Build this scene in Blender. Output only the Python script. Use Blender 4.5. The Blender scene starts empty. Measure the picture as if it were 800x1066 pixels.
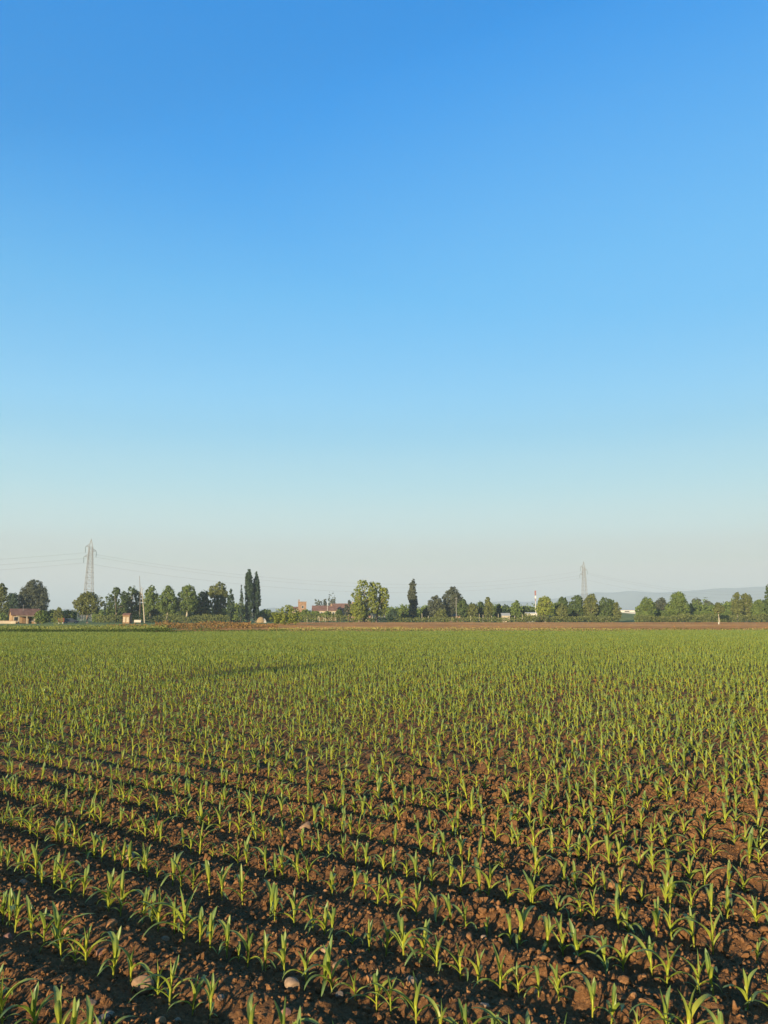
import bpy, math, random
import numpy as np

R = math.radians
rng = np.random.default_rng(7)
random.seed(7)
scene = bpy.context.scene
COL = scene.collection

# ------------------------------------------------------------------ camera
F, W0, H0, HOR = 830.0, 800.0, 1066.0, 641.0          # focal length and size of the photograph in its own pixels
CAMH = 1.9
PITCH = math.atan((HOR - H0 / 2) / F)
cam = bpy.data.objects.new('camera', bpy.data.cameras.new('camera'))
COL.objects.link(cam)
cam.location = (0, 0, CAMH)
cam.rotation_euler = (R(90) + PITCH, 0, 0)
cam.data.sensor_fit = 'VERTICAL'
cam.data.sensor_height = 24.0
cam.data.lens = 24.0 * F / H0
cam.data.clip_start = 0.1
cam.data.clip_end = 20000
scene.camera = cam
FH = math.hypot(F, HOR - H0 / 2)                       # focal length along the horizon


def wx(px, d): return (px - W0 / 2) * d / FH           # metres to the right of the camera's axis at distance d
def wz(py, d): return CAMH + (HOR - py) * d / FH       # height at distance d
GZ = -0.15                                             # level of the plain


def ground_at(px, py, z=0.0):
    dx, dv = px - W0 / 2, py - H0 / 2
    down = dv * math.cos(PITCH) - F * math.sin(PITCH)
    fwd = F * math.cos(PITCH) + dv * math.sin(PITCH)
    k = (CAMH - z) / down
    return dx * k, fwd * k, k                          # x, y, metres per photo pixel


def to_px(x, y, z):
    dz = z - CAMH
    cz = y * math.cos(PITCH) + dz * math.sin(PITCH)
    cy = -y * math.sin(PITCH) + dz * math.cos(PITCH)
    return W0 / 2 + F * x / cz, H0 / 2 - F * cy / cz


# ------------------------------------------------------------------ light
SUN_EL, SUN_AZ = 10.0, 209.0
SUN_E, SKY_S, EXPOSURE = 5.0, 0.10, 1.5
w = bpy.data.worlds.new('World'); scene.world = w; w.use_nodes = True
nt = w.node_tree
bg = nt.nodes['Background']
sky = nt.nodes.new('ShaderNodeTexSky'); sky.sky_type = 'NISHITA'; sky.sun_disc = False
sky.sun_elevation = R(SUN_EL); sky.sun_rotation = R(SUN_AZ)
sky.air_density = 1.0; sky.dust_density = 0.6; sky.ozone_density = 1.0


def mnode(tree, op, a, b=None):
    n = tree.nodes.new('ShaderNodeMath'); n.operation = op
    for i, v in enumerate((a, b)):
        if v is None: continue
        if isinstance(v, (int, float)): n.inputs[i].default_value = v
        else: tree.links.new(v, n.inputs[i])
    return n.outputs[0]


# the camera's rendering of the sky: deeper saturation, flatter brightness
sp = nt.nodes.new('ShaderNodeSeparateColor'); sp.mode = 'HSV'
cb = nt.nodes.new('ShaderNodeCombineColor'); cb.mode = 'HSV'
nt.links.new(sky.outputs[0], sp.inputs[0])


def fcurve(tree, val, pts):
    n = tree.nodes.new('ShaderNodeFloatCurve'); c = n.mapping.curves[0].points
    while len(c) < len(pts): c.new(0.5, 0.5)
    for p, (x, y) in zip(c, sorted(pts)):
        p.location = (x, y); p.handle_type = 'AUTO_CLAMPED'
    n.mapping.use_clip = False; n.mapping.update()
    tree.links.new(val, n.inputs['Value'])
    return n.outputs[0]


SKY_GAIN = 1.0 / (SKY_S * 2 ** EXPOSURE)
val_ = mnode(nt, 'MULTIPLY', sp.outputs[2], 0.1)
HU = sp.outputs[0]
v_ = fcurve(nt, val_, [(0.0, 0.70), (0.209, 0.78), (0.237, 0.85), (0.279, 0.90), (0.339, 0.94), (0.42, 0.965), (1.0, 0.97)])
s_ = fcurve(nt, val_, [(0.0, 0.985), (0.209, 0.98), (0.237, 0.955), (0.279, 0.91), (0.339, 0.86), (0.42, 0.82), (1.0, 0.80)])
vh = fcurve(nt, HU, [(0.0, 0.72), (60 / 360, 0.70), (92 / 360, 0.705), (130 / 360, 0.745), (167 / 360, 0.80), (194 / 360, 0.86), (204 / 360, 0.91), (208 / 360, 0.96), (1.0, 0.98)])
sh = fcurve(nt, HU, [(0.0, 0.07), (60 / 360, 0.08), (92 / 360, 0.105), (130 / 360, 0.18), (167 / 360, 0.29), (194 / 360, 0.48), (204 / 360, 0.66), (208 / 360, 0.75), (212 / 360, 0.87), (214 / 360, 0.955), (216 / 360, 0.98), (1.0, 0.985)])
v_ = mnode(nt, 'MINIMUM', v_, vh)
s_ = mnode(nt, 'MINIMUM', s_, sh)
hc_ = fcurve(nt, HU, [(0.0, 0.0), (40 / 360, 44 / 360), (66 / 360, 75 / 360), (92 / 360, 142 / 360), (130 / 360, 172 / 360), (167 / 360, 186 / 360), (194 / 360, 197 / 360), (208 / 360, 208.5 / 360), (1.0, 1.0)])
h_ = mnode(nt, 'ADD', hc_, mnode(nt, 'MULTIPLY', mnode(nt, 'MAXIMUM', mnode(nt, 'SUBTRACT', s_, 0.85), 0.0), 0.10))
v_ = mnode(nt, 'MULTIPLY', v_, SKY_GAIN)
nt.links.new(h_, cb.inputs[0]); nt.links.new(s_, cb.inputs[1]); nt.links.new(v_, cb.inputs[2])
nt.links.new(cb.outputs[0], bg.inputs[0])
bg.inputs[1].default_value = SKY_S

from mathutils import Vector, Matrix, Euler
sd = Vector((math.cos(R(SUN_EL)) * math.sin(R(SUN_AZ)), math.cos(R(SUN_EL)) * math.cos(R(SUN_AZ)), math.sin(R(SUN_EL))))
sun = bpy.data.objects.new('sun', bpy.data.lights.new('sun', 'SUN'))
COL.objects.link(sun)
sun.data.energy = SUN_E; sun.data.angle = R(0.5); sun.data.color = (1.0, 0.83, 0.55)
sun.rotation_euler = sd.to_track_quat('Z', 'Y').to_euler()
sun.location = sd * 60

scene.view_settings.view_transform = 'Standard'
scene.view_settings.look = 'None'
scene.view_settings.exposure = EXPOSURE
scene.view_settings.gamma = 1.0
scene.view_settings.use_curve_mapping = False
scene.render.engine = 'CYCLES'
cy = scene.cycles
cy.max_bounces = 6; cy.diffuse_bounces = 3; cy.glossy_bounces = 2; cy.transmission_bounces = 4; cy.transparent_max_bounces = 8
cy.volume_bounces = 0; cy.caustics_reflective = False; cy.caustics_refractive = False
cy.use_denoising = True
cy.sample_clamp_indirect = 4.0

# ------------------------------------------------------------------ materials


def new_mat(name):
    m = bpy.data.materials.new(name); m.use_nodes = True
    t = m.node_tree; t.nodes.clear()
    out = t.nodes.new('ShaderNodeOutputMaterial')
    return m, t, out


def ramp(t, fac, stops):
    r = t.nodes.new('ShaderNodeValToRGB')
    el = r.color_ramp.elements
    while len(el) < len(stops): el.new(0.5)
    for e, (p, c) in zip(el, stops):
        e.position = p; e.color = (*c, 1)
    t.links.new(fac, r.inputs[0])
    return r.outputs[0]


def noise(t, scale, detail=4, rough=0.55, vec=None, stretch=None, coord='Object'):
    n = t.nodes.new('ShaderNodeTexNoise')
    n.inputs['Scale'].default_value = scale; n.inputs['Detail'].default_value = detail; n.inputs['Roughness'].default_value = rough
    if vec is None:
        if coord == 'World':
            vec = t.nodes.new('ShaderNodeNewGeometry').outputs['Position']
        else:
            vec = t.nodes.new('ShaderNodeTexCoord').outputs['Object']
    if stretch:
        mp = t.nodes.new('ShaderNodeMapping'); mp.inputs['Scale'].default_value = stretch
        t.links.new(vec, mp.inputs[0]); vec = mp.outputs[0]
    t.links.new(vec, n.inputs['Vector'])
    return n.outputs[0]


def mix(t, fac, a, b, mode='MIX'):
    m = t.nodes.new('ShaderNodeMix'); m.data_type = 'RGBA'; m.blend_type = mode
    for k, v in (('Factor', fac), ('A', a), ('B', b)):
        i = next(s for s in m.inputs if s.name == k and (s.type == 'VALUE' if k == 'Factor' else s.type == 'RGBA'))
        if isinstance(v, (int, float)): i.default_value = v
        elif isinstance(v, tuple): i.default_value = (*v, 1)
        else: t.links.new(v, i)
    return next(s for s in m.outputs if s.type == 'RGBA')


def principled(t, out, col, rough=0.9, spec=0.2, bump=None, bstr=0.5, bdist=0.02):
    b = t.nodes.new('ShaderNodeBsdfPrincipled')
    if isinstance(col, tuple): b.inputs['Base Color'].default_value = (*col, 1)
    else: t.links.new(col, b.inputs['Base Color'])
    b.inputs['Roughness'].default_value = rough
    b.inputs['Specular IOR Level'].default_value = spec
    if bump is not None:
        n = t.nodes.new('ShaderNodeBump'); n.inputs['Strength'].default_value = bstr; n.inputs['Distance'].default_value = bdist
        t.links.new(bump, n.inputs['Height']); t.links.new(n.outputs[0], b.inputs['Normal'])
    if out is not None: t.links.new(b.outputs[0], out.inputs[0])
    return b


def plain(name, col, rough=0.8, var=0.25, scale=3.0, spec=0.2, metal=0.0):
    m, t, o = new_mat(name)
    lo = tuple(c * (1 - var) for c in col); hi = tuple(min(1, c * (1 + var)) for c in col)
    n = noise(t, scale)
    b = principled(t, o, ramp(t, n, [(0.3, lo), (0.7, hi)]), rough, spec, n, 0.3)
    b.inputs['Metallic'].default_value = metal
    return m


def soil_mat(name, dark, mid, light):
    m, t, o = new_mat(name)
    n1 = noise(t, 1.3, 3, coord='World'); n2 = noise(t, 38, 5, 0.65, coord='World'); n3 = noise(t, 160, 3, 0.6, coord='World')
    c = ramp(t, n2, [(0.28, dark), (0.5, mid), (0.74, light)])
    c = mix(t, 0.45, c, ramp(t, n1, [(0.3, (0.70, 0.68, 0.66)), (0.7, (1.25, 1.2, 1.12))]), 'MULTIPLY')
    oi = t.nodes.new('ShaderNodeObjectInfo')
    c = mix(t, 0.35, c, ramp(t, oi.outputs['Random'], [(0.0, (0.75, 0.72, 0.7)), (0.6, (1.1, 1.05, 1.0)), (0.92, (1.45, 1.4, 1.35)), (1.0, (2.6, 2.7, 2.8))]), 'MULTIPLY')
    h = mnode(t, 'ADD', n2, mnode(t, 'MULTIPLY', n3, 0.5))
    principled(t, o, c, 0.95, 0.12, h, 0.9, 0.012)
    return m


M = {}
M['soil'] = soil_mat('field_soil', (0.080, 0.036, 0.014), (0.142, 0.067, 0.026), (0.21, 0.110, 0.048))
M['clod'] = soil_mat('soil_clod', (0.086, 0.041, 0.017), (0.150, 0.073, 0.030), (0.222, 0.119, 0.054))


def leaf_mat(name, base_c, tip_c, trans_c, tmix=0.38, rough=0.42):
    """Blade of maize: paler towards the sheath it grows from, a pale midrib, fine length-wise variation."""
    m, t, o = new_mat(name)
    a = t.nodes.new('ShaderNodeAttribute'); a.attribute_name = 'along'
    k = t.nodes.new('ShaderNodeAttribute'); k.attribute_name = 'across'
    oi = t.nodes.new('ShaderNodeObjectInfo')
    c = ramp(t, a.outputs['Fac'], [(0.0, base_c), (0.38, tuple((p + q) / 2 for p, q in zip(base_c, tip_c))), (0.75, tip_c), (1.0, tuple(x * 1.15 for x in tip_c))])
    rib = ramp(t, mnode(t, 'ABSOLUTE', k.outputs['Fac']), [(0.0, (1.5, 1.45, 1.4)), (0.22, (1, 1, 1)), (1.0, (0.93, 0.95, 0.95))])
    c = mix(t, 1.0, c, rib, 'MULTIPLY')
    c = mix(t, 0.8, c, ramp(t, oi.outputs['Random'], [(0.0, (0.72, 0.82, 0.80)), (0.5, (1, 1, 1)), (1.0, (1.28, 1.14, 0.9))]), 'MULTIPLY')
    c = mix(t, 0.5, c, ramp(t, noise(t, 22, 3, stretch=(1, 1, 0.4)), [(0.3, (0.8, 0.84, 0.8)), (0.7, (1.2, 1.16, 1.1))]), 'MULTIPLY')
    b = principled(t, None, c, rough, 0.35)
    tr = t.nodes.new('ShaderNodeBsdfTranslucent')
    t.links.new(mix(t, 1.0, c, trans_c, 'MULTIPLY'), tr.inputs[0])
    ms = t.nodes.new('ShaderNodeMixShader'); ms.inputs[0].default_value = tmix
    t.links.new(b.outputs[0], ms.inputs[1]); t.links.new(tr.outputs[0], ms.inputs[2]); t.links.new(ms.outputs[0], o.inputs[0])
    return m


M['blade'] = leaf_mat('maize_blade', (0.325, 0.335, 0.030), (0.148, 0.198, 0.060), (1.5, 1.45, 0.8))
M['stem'] = leaf_mat('maize_stem', (0.27, 0.24, 0.04), (0.24, 0.28, 0.03), (1.2, 1.1, 0.8), 0.15, 0.5)


def crown_mat(name, dark, light, tmix=0.25):
    m, t, o = new_mat(name)
    g = t.nodes.new('ShaderNodeNewGeometry')
    c = ramp(t, g.outputs['Random Per Island'], [(0.0, dark), (1.0, light)])
    c = mix(t, 0.6, c, ramp(t, noise(t, 0.55, 2), [(0.35, (0.7, 0.76, 0.8)), (0.65, (1.25, 1.2, 1.0))]), 'MULTIPLY')
    d = t.nodes.new('ShaderNodeBsdfDiffuse'); t.links.new(c, d.inputs[0])
    tr = t.nodes.new('ShaderNodeBsdfTranslucent'); t.links.new(c, tr.inputs[0])
    ms = t.nodes.new('ShaderNodeMixShader'); ms.inputs[0].default_value = tmix
    t.links.new(d.outputs[0], ms.inputs[1]); t.links.new(tr.outputs[0], ms.inputs[2]); t.links.new(ms.outputs[0], o.inputs[0])
    return m


M['dark'] = crown_mat('foliage_dark', (0.0386, 0.0622, 0.0237), (0.0965, 0.1265, 0.0407))
M['mid'] = crown_mat('foliage_mid', (0.0644, 0.0965, 0.0279), (0.1395, 0.1770, 0.0483))
M['olive'] = crown_mat('foliage_olive', (0.0729, 0.0858, 0.0292), (0.1459, 0.1544, 0.0515))
M['bright'] = crown_mat('foliage_bright', (0.120, 0.150, 0.026), (0.245, 0.265, 0.058), 0.35)
M['blue'] = crown_mat('foliage_blue', (0.0322, 0.0537, 0.0364), (0.0622, 0.0912, 0.0537))
M['grey'] = crown_mat('foliage_grey', (0.0537, 0.0622, 0.0429), (0.0912, 0.0987, 0.0644))
M['rust'] = crown_mat('rusty_weed', (0.1170, 0.0585, 0.0250), (0.2184, 0.1404, 0.0546))
M['straw'] = crown_mat('straw_grass', (0.1560, 0.1482, 0.0429), (0.2964, 0.2496, 0.0936))
M['verge_green'] = crown_mat('verge_green', (0.085, 0.105, 0.028), (0.19, 0.20, 0.060))
M['weed'] = crown_mat('weed_green', (0.0351, 0.0546, 0.0156), (0.0819, 0.1092, 0.0273))
M['bark'] = plain('bark', (0.1280, 0.1000, 0.0720), 0.9)
M['palebark'] = plain('pale_bark', (0.2880, 0.2480, 0.1840), 0.9)
M['steel'] = plain('galvanised_steel', (0.18, 0.17, 0.155), 0.6, 0.12)
M['glassy'] = plain('insulator_glass', (0.10, 0.13, 0.12), 0.3, 0.1)
M['wire'] = plain('conductor', (0.16, 0.16, 0.16), 0.5, 0.1)
M['orange_wall'] = plain('ochre_plaster', (0.26, 0.165, 0.085), 0.9, 0.25, 1.0)
M['cream_wall'] = plain('cream_plaster', (0.30, 0.245, 0.175), 0.9, 0.2, 1.0)
M['pink_wall'] = plain('pink_plaster', (0.20, 0.125, 0.09), 0.9, 0.25, 1.0)
M['white_wall'] = plain('white_panel', (0.42, 0.40, 0.35), 0.7, 0.12, 0.4)
M['brick'] = plain('tower_brick', (0.22, 0.135, 0.085), 0.9, 0.25, 1.5)
M['tile'] = plain('roof_tile', (0.125, 0.066, 0.048), 0.9, 0.3, 1.2)
M['greyroof'] = plain('grey_roof', (0.2400, 0.2400, 0.2320), 0.8, 0.1)
M['window'] = plain('dark_window', (0.02, 0.022, 0.025), 0.2, 0.1, spec=0.5)
M['wood'] = plain('weathered_wood', (0.1600, 0.0960, 0.0520), 0.9)
M['stake'] = plain('pale_stake', (0.4160, 0.3680, 0.2720), 0.9)
M['redpaint'] = plain('red_paint', (0.20, 0.085, 0.075), 0.6, 0.1)
M['whitepaint'] = plain('white_paint', (0.44, 0.42, 0.38), 0.6, 0.1)
M['rustmetal'] = plain('rusty_metal', (0.11, 0.035, 0.022), 0.8)
M['navy'] = plain('dark_paint', (0.018, 0.022, 0.030), 0.35, 0.1, spec=0.5)
M['rubber'] = plain('rubber', (0.02, 0.02, 0.02), 0.9)
M['strawbale'] = plain('straw', (0.20, 0.14, 0.068), 0.95, 0.3, 4.0)
M['sheet'] = plain('pale_sheet', (0.34, 0.31, 0.26), 0.6, 0.1)

STONE_COL = {'tan': (0.203, 0.121, 0.066), 'grey': (0.120, 0.092, 0.070), 'pale': (0.235, 0.150, 0.090), 'orange': (0.250, 0.121, 0.047), 'red': (0.203, 0.098, 0.066)}
for k_, c_ in STONE_COL.items():
    m, t, o = new_mat('stone_' + k_)
    n = noise(t, 45, 5, 0.6); n2 = noise(t, 220, 3, 0.6)
    principled(t, o, ramp(t, n, [(0.25, tuple(x * 0.6 for x in c_)), (0.55, c_), (0.8, tuple(min(1, x * 1.35) for x in c_))]), 0.75, 0.3, mnode(t, 'ADD', n, mnode(t, 'MULTIPLY', n2, 0.3)), 0.5, 0.006)
    M['stone_' + k_] = m

# ------------------------------------------------------------------ mesh helpers


def mesh_np(name, verts, faces, mat, smooth=False, attrs=None):
    verts = np.asarray(verts, np.float32); faces = np.asarray(faces, np.int32)
    me = bpy.data.meshes.new(name)
    k = faces.shape[1]
    me.vertices.add(len(verts)); me.vertices.foreach_set('co', verts.ravel())
    me.loops.add(faces.size); me.loops.foreach_set('vertex_index', faces.ravel())
    me.polygons.add(len(faces)); me.polygons.foreach_set('loop_start', np.arange(0, faces.size, k, dtype=np.int32))
    if smooth: me.polygons.foreach_set('use_smooth', np.ones(len(faces), bool))
    me.update(calc_edges=True)
    for an, av in (attrs or {}).items():
        at = me.attributes.new(an, 'FLOAT', 'POINT'); at.data.foreach_set('value', np.asarray(av, np.float32))
    me.materials.append(mat)
    return me


def link(name, me, parent=None, loc=(0, 0, 0), rot=(0, 0, 0)):
    o = bpy.data.objects.new(name, me); COL.objects.link(o)
    o.location = loc; o.rotation_euler = rot
    if parent: o.parent = parent
    return o


def thing(name, label, cat, loc=(0, 0, 0), rz=0.0, group=None):
    o = link(name, None, None, loc, (0, 0, rz)); o.empty_display_size = 0.1
    tag(o, label, cat, group); return o


def tag(o, label=None, cat=None, group=None, kind=None):
    if label: o['label'] = label
    if cat: o['category'] = cat
    if group: o['group'] = group
    if kind: o['kind'] = kind
    return o


class MB:
    """Collects quads and triangles (as quads) into one mesh."""
    def __init__(s): s.v = []; s.f = []

    def quad(s, a, b, c, d):
        n = len(s.v); s.v += [tuple(a), tuple(b), tuple(c), tuple(d)]; s.f.append((n, n + 1, n + 2, n + 3))

    def poly(s, pts):
        n = len(s.v); s.v += [tuple(p) for p in pts]; s.f.append(tuple(range(n, n + len(pts))))

    def box(s, x0, x1, y0, y1, z0, z1):
        n = len(s.v)
        s.v += [(x, y, z) for z in (z0, z1) for y in (y0, y1) for x in (x0, x1)]
        s.f += [tuple(n + i for i in q) for q in ((0, 2, 3, 1), (4, 5, 7, 6), (0, 1, 5, 4), (2, 6, 7, 3), (0, 4, 6, 2), (1, 3, 7, 5))]

    def bar(s, a, b, r0, r1=None, k=6):
        r1 = r0 if r1 is None else r1
        a, b = Vector(a), Vector(b); d = (b - a)
        if d.length < 1e-6: return
        q = d.to_track_quat('Z', 'Y'); n = len(s.v)
        for p, r in ((a, r0), (b, r1)):
            for i in range(k):
                s.v.append(tuple(p + q @ Vector((r * math.cos(2 * math.pi * i / k), r * math.sin(2 * math.pi * i / k), 0))))
        for i in range(k):
            j = (i + 1) % k
            s.f.append((n + i, n + j, n + k + j, n + k + i))
        s.f.append(tuple(n + k + i for i in range(k))); s.f.append(tuple(n + k - 1 - i for i in range(k)))

    def tube(s, pts, rad, k=6):
        pts = [Vector(p) for p in pts]; n = len(s.v)
        for i, p in enumerate(pts):
            d = (pts[min(i + 1, len(pts) - 1)] - pts[max(i - 1, 0)]).normalized()
            q = d.to_track_quat('Z', 'Y')
            for j in range(k):
                an = 2 * math.pi * j / k
                s.v.append(tuple(p + q @ Vector((rad[i] * math.cos(an), rad[i] * math.sin(an), 0))))
        for i in range(len(pts) - 1):
            for j in range(k):
                j2 = (j + 1) % k
                s.f.append((n + i * k + j, n + i * k + j2, n + (i + 1) * k + j2, n + (i + 1) * k + j))
        e = n + (len(pts) - 1) * k
        s.f.append(tuple(e + i for i in range(k)))

    def build(s, name, mat, parent=None, smooth=False):
        me = bpy.data.meshes.new(name); me.from_pydata(s.v, [], s.f); me.materials.append(mat)
        if smooth:
            me.polygons.foreach_set('use_smooth', np.ones(len(me.polygons), bool))
        me.update()
        return link(name, me, parent)


# ------------------------------------------------------------------ noise fields


def hsh(ix, iy, seed):
    h = (ix.astype(np.int64) * 374761393 + iy.astype(np.int64) * 668265263 + seed * 974634777) & 0xFFFFFFFF
    h = ((h ^ (h >> 13)) * 1274126177) & 0xFFFFFFFF
    h = ((h ^ (h >> 16)) * 2246822519) & 0xFFFFFFFF
    return ((h ^ (h >> 15)) & 0xFFFFFF) / float(0xFFFFFF)


def vnoise(x, y, sc, seed):
    x = x / sc; y = y / sc
    ix = np.floor(x); iy = np.floor(y); fx = x - ix; fy = y - iy
    fx = fx * fx * (3 - 2 * fx); fy = fy * fy * (3 - 2 * fy)
    a = hsh(ix, iy, seed); b = hsh(ix + 1, iy, seed); c = hsh(ix, iy + 1, seed); d = hsh(ix + 1, iy + 1, seed)
    return (a + (b - a) * fx) * (1 - fy) + (c + (d - c) * fx) * fy - 0.5


def clods(x, y, sc, seed, keep=0.75):
    """Rounded lumps: for every jittered cell point a dome of its own radius."""
    x = x / sc; y = y / sc
    ix = np.floor(x); iy = np.floor(y); out = np.zeros_like(x)
    for ox in (-1, 0, 1):
        for oy in (-1, 0, 1):
            cx = ix + ox; cy_ = iy + oy
            px = cx + 0.15 + 0.7 * hsh(cx, cy_, seed); py = cy_ + 0.15 + 0.7 * hsh(cx, cy_, seed + 1)
            r = 0.30 + 0.30 * hsh(cx, cy_, seed + 2); on = hsh(cx, cy_, seed + 3) < keep
            d2 = ((x - px) ** 2 + (y - py) ** 2) / (r * r)
            out = np.maximum(out, np.where(on, r * np.minimum(np.maximum(0, 1 - d2) ** 0.8, 0.62 + 0.3 * (px - cx - 0.5) + 0.9 * (hsh(cx, cy_, seed + 4) - 0.5) * (x - px) / r + 0.9 * (hsh(cx, cy_, seed + 5) - 0.5) * (y - py) / r).clip(0), 0))
    return out * sc


ROW_A = R(52.0)
UX, UY = -math.sin(ROW_A), math.cos(ROW_A)             # along a row
NX, NY = math.cos(ROW_A), math.sin(ROW_A)              # across the rows
SP, C0 = 0.576, 3.26


def soil_h(x, y, near=None):
    d = np.sqrt(x * x + y * y)
    s = (x * NX + y * NY - C0 + 0.05 * vnoise(x, y, 1.7, 31)) / SP
    ph = s - np.floor(s)
    ridge = 0.049 * (0.5 - 0.5 * np.cos(2 * np.pi * ph)) ** 0.8 * (0.8 + 0.9 * (vnoise(x, y, 0.9, 5) + 0.3))
    f = np.clip((45 - d) / 30, 0, 1)
    h = ridge + 0.07 * vnoise(x, y, 6.0, 3) + 0.022 * vnoise(x, y, 0.45, 11)
    h += f * (0.020 * vnoise(x, y, 0.16, 12) + 0.010 * vnoise(x, y, 0.06, 13))
    m = 0.55 + 0.9 * np.clip(vnoise(x, y, 1.1, 14) + 0.35, 0, 1)
    big = np.clip((x + 1.6) / 3.4, 0.12, 1)
    h += f * m * (0.50 * big * clods(x, y, 0.19, 40, 0.5) + 0.60 * clods(x, y, 0.085, 50, 0.7))
    g = np.clip((16 - d) / 8, 0, 1)
    h += g * (0.7 * clods(x, y, 0.040, 60, 0.75) + 0.008 * vnoise(x, y, 0.03, 61) + 0.005 * vnoise(x, y, 0.015, 62))
    return h - 0.02


# ------------------------------------------------------------------ ground
EDGE0, EDGE_S = 94.0, 0.11                              # far end of the maize


def edge_y(x): return EDGE0 + EDGE_S * x


uu = np.concatenate([-np.geomspace(4.0, 0.78, 50)[:-1], np.linspace(-0.78, 0.78, 860), np.geomspace(0.78, 4.0, 50)[1:]])
tt = np.concatenate([np.geomspace(0.8, 3.0, 60)[:-1], np.geomspace(3.0, 18, 520)[:-1], np.geomspace(18, 94.0, 190)])
U, T = np.meshgrid(uu, tt)
YE = EDGE0 / (1 - EDGE_S * U)
YE = np.clip(YE, 40, 180)
k_ = np.clip((T - 20) / 74.0, 0, 1)
Y = T * (1 - k_) + (T * YE / EDGE0) * k_
X = U * Y
Z = soil_h(X, Y)
nr, nc = X.shape
idx = np.arange(nr * nc).reshape(nr, nc)
fc = np.stack([idx[:-1, :-1], idx[:-1, 1:], idx[1:, 1:], idx[1:, :-1]], -1).reshape(-1, 4)
o = link('field_soil', mesh_np('field_soil', np.stack([X, Y, Z], -1).reshape(-1, 3), fc, M['soil'], True))
tag(o, 'reddish brown cloddy soil of the maize field', kind='structure')

m, t, o = new_mat('plain')
n1 = noise(t, 0.012, 3, coord='World'); n2 = noise(t, 0.5, 4, coord='World')
c = ramp(t, n1, [(0.35, (0.085, 0.115, 0.030)), (0.55, (0.115, 0.140, 0.040)), (0.7, (0.15, 0.10, 0.05))])
principled(t, o, mix(t, 0.5, c, ramp(t, n2, [(0.3, (0.7, 0.7, 0.7)), (0.7, (1.3, 1.3, 1.2))]), 'MULTIPLY'), 0.95, 0.1)
M['plain'] = m
GR = 7400
mb = MB(); NG = 40
for i in range(NG):
    for j in range(NG):
        x0, x1 = -GR + 2 * GR * i / NG, -GR + 2 * GR * (i + 1) / NG
        y0, y1 = -GR + 2 * GR * j / NG, -GR + 2 * GR * (j + 1) / NG
        mb.quad((x0, y0, GZ), (x1, y0, GZ), (x1, y1, GZ), (x0, y1, GZ))
tag(mb.build('ground', M['plain']), 'flat green and brown farmland reaching to the horizon', kind='structure')


def strip(name, label, mat, x0, x1, ya, yb, z, n=80, rough=0.0, m=10, seed=1):
    xs = np.linspace(x0, x1, n); v = []
    A, B = np.meshgrid(np.linspace(0, 1, m), xs)
    ya_ = np.array([ya(x) for x in xs])[:, None]; yb_ = np.array([yb(x) for x in xs])[:, None]
    yy = ya_ + (yb_ - ya_) * A
    zz = z + rough * (vnoise(B, yy, 3.0, seed) + 0.8 * vnoise(B * 0.5, yy, 0.7, seed + 1)) + rough
    idx = np.arange(n * m).reshape(n, m)
    fc = np.stack([idx[:-1, :-1], idx[1:, :-1], idx[1:, 1:], idx[:-1, 1:]], -1).reshape(-1, 4)
    return tag(link(name, mesh_np(name, np.stack([B, yy, zz], -1).reshape(-1, 3), fc, mat, True)), label, kind='structure')


m, t, o = new_mat('ploughed_earth')
n1 = noise(t, 0.09, 4, 0.6, coord='World', stretch=(0.12, 1, 1)); n2 = noise(t, 1.6, 4, coord='World')
c = ramp(t, n1, [(0.34, (0.28, 0.120, 0.034)), (0.5, (0.40, 0.175, 0.046)), (0.64, (0.50, 0.25, 0.072))])
principled(t, o, mix(t, 0.5, c, ramp(t, n2, [(0.3, (0.7, 0.7, 0.7)), (0.7, (1.25, 1.25, 1.2))]), 'MULTIPLY'), 0.95, 0.1)
M['ploughed'] = m
m, t, o = new_mat('verge')
n1 = noise(t, 0.12, 4, 0.6, coord='World', stretch=(0.25, 1, 1)); n2 = noise(t, 1.6, 4, coord='World')
c = ramp(t, n1, [(0.32, (0.110, 0.140, 0.034)), (0.55, (0.155, 0.175, 0.046)), (0.72, (0.22, 0.18, 0.063))])
principled(t, o, mix(t, 0.5, c, ramp(t, n2, [(0.3, (0.7, 0.7, 0.7)), (0.7, (1.25, 1.25, 1.2))]), 'MULTIPLY'), 0.95, 0.1)
M['verge'] = m
strip('ploughed_earth', 'bare reddish ploughed strip beyond the maize field', M['ploughed'], -28, 190, lambda x: edge_y(x) + 0.3, lambda x: 232, GZ + 0.02, 300, 0.14, 500)
strip('grass_verge', 'yellow green mown grass strip beyond the field on the left', M['verge'], -190, -28.2, lambda x: edge_y(x) + 0.3, lambda x: 200, GZ + 0.02, 200, 0.08, 250, 9)

# distant hills
v = []; fcs = []
az = np.linspace(-0.80, 0.80, 240); D = 5000.0
top = []
for i, a in enumerate(az):
    px = W0 / 2 + FH * math.tan(a) if abs(a) < 1.2 else 0
    s = np.clip((px - 280) / 480, 0, 1); s = s * s * (3 - 2 * s)
    yp = 634 - 17.5 * s + 6 * float(vnoise(np.array([px]), np.array([0.0]), 70, 3)[0]) + 3 * float(vnoise(np.array([px]), np.array([9.0]), 22, 4)[0])
    d = D / math.cos(a)
    top.append(min(176.0, wz(min(yp, 636), d)))
NR = 9
for i, a in enumerate(az):
    for j in range(NR):
        q = j / (NR - 1)
        r = D - 700 + 700 * q if j < NR else D
        v.append((math.sin(a) * r, math.cos(a) * r, GZ - 0.5 + (top[i] * 0.999) * (q * q * (3 - 2 * q)) * (1 + 0.0)))
for i in range(len(az) - 1):
    for j in range(NR - 1):
        b = i * NR + j
        fcs.append((b, b + NR, b + NR + 1, b + 1))
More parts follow.
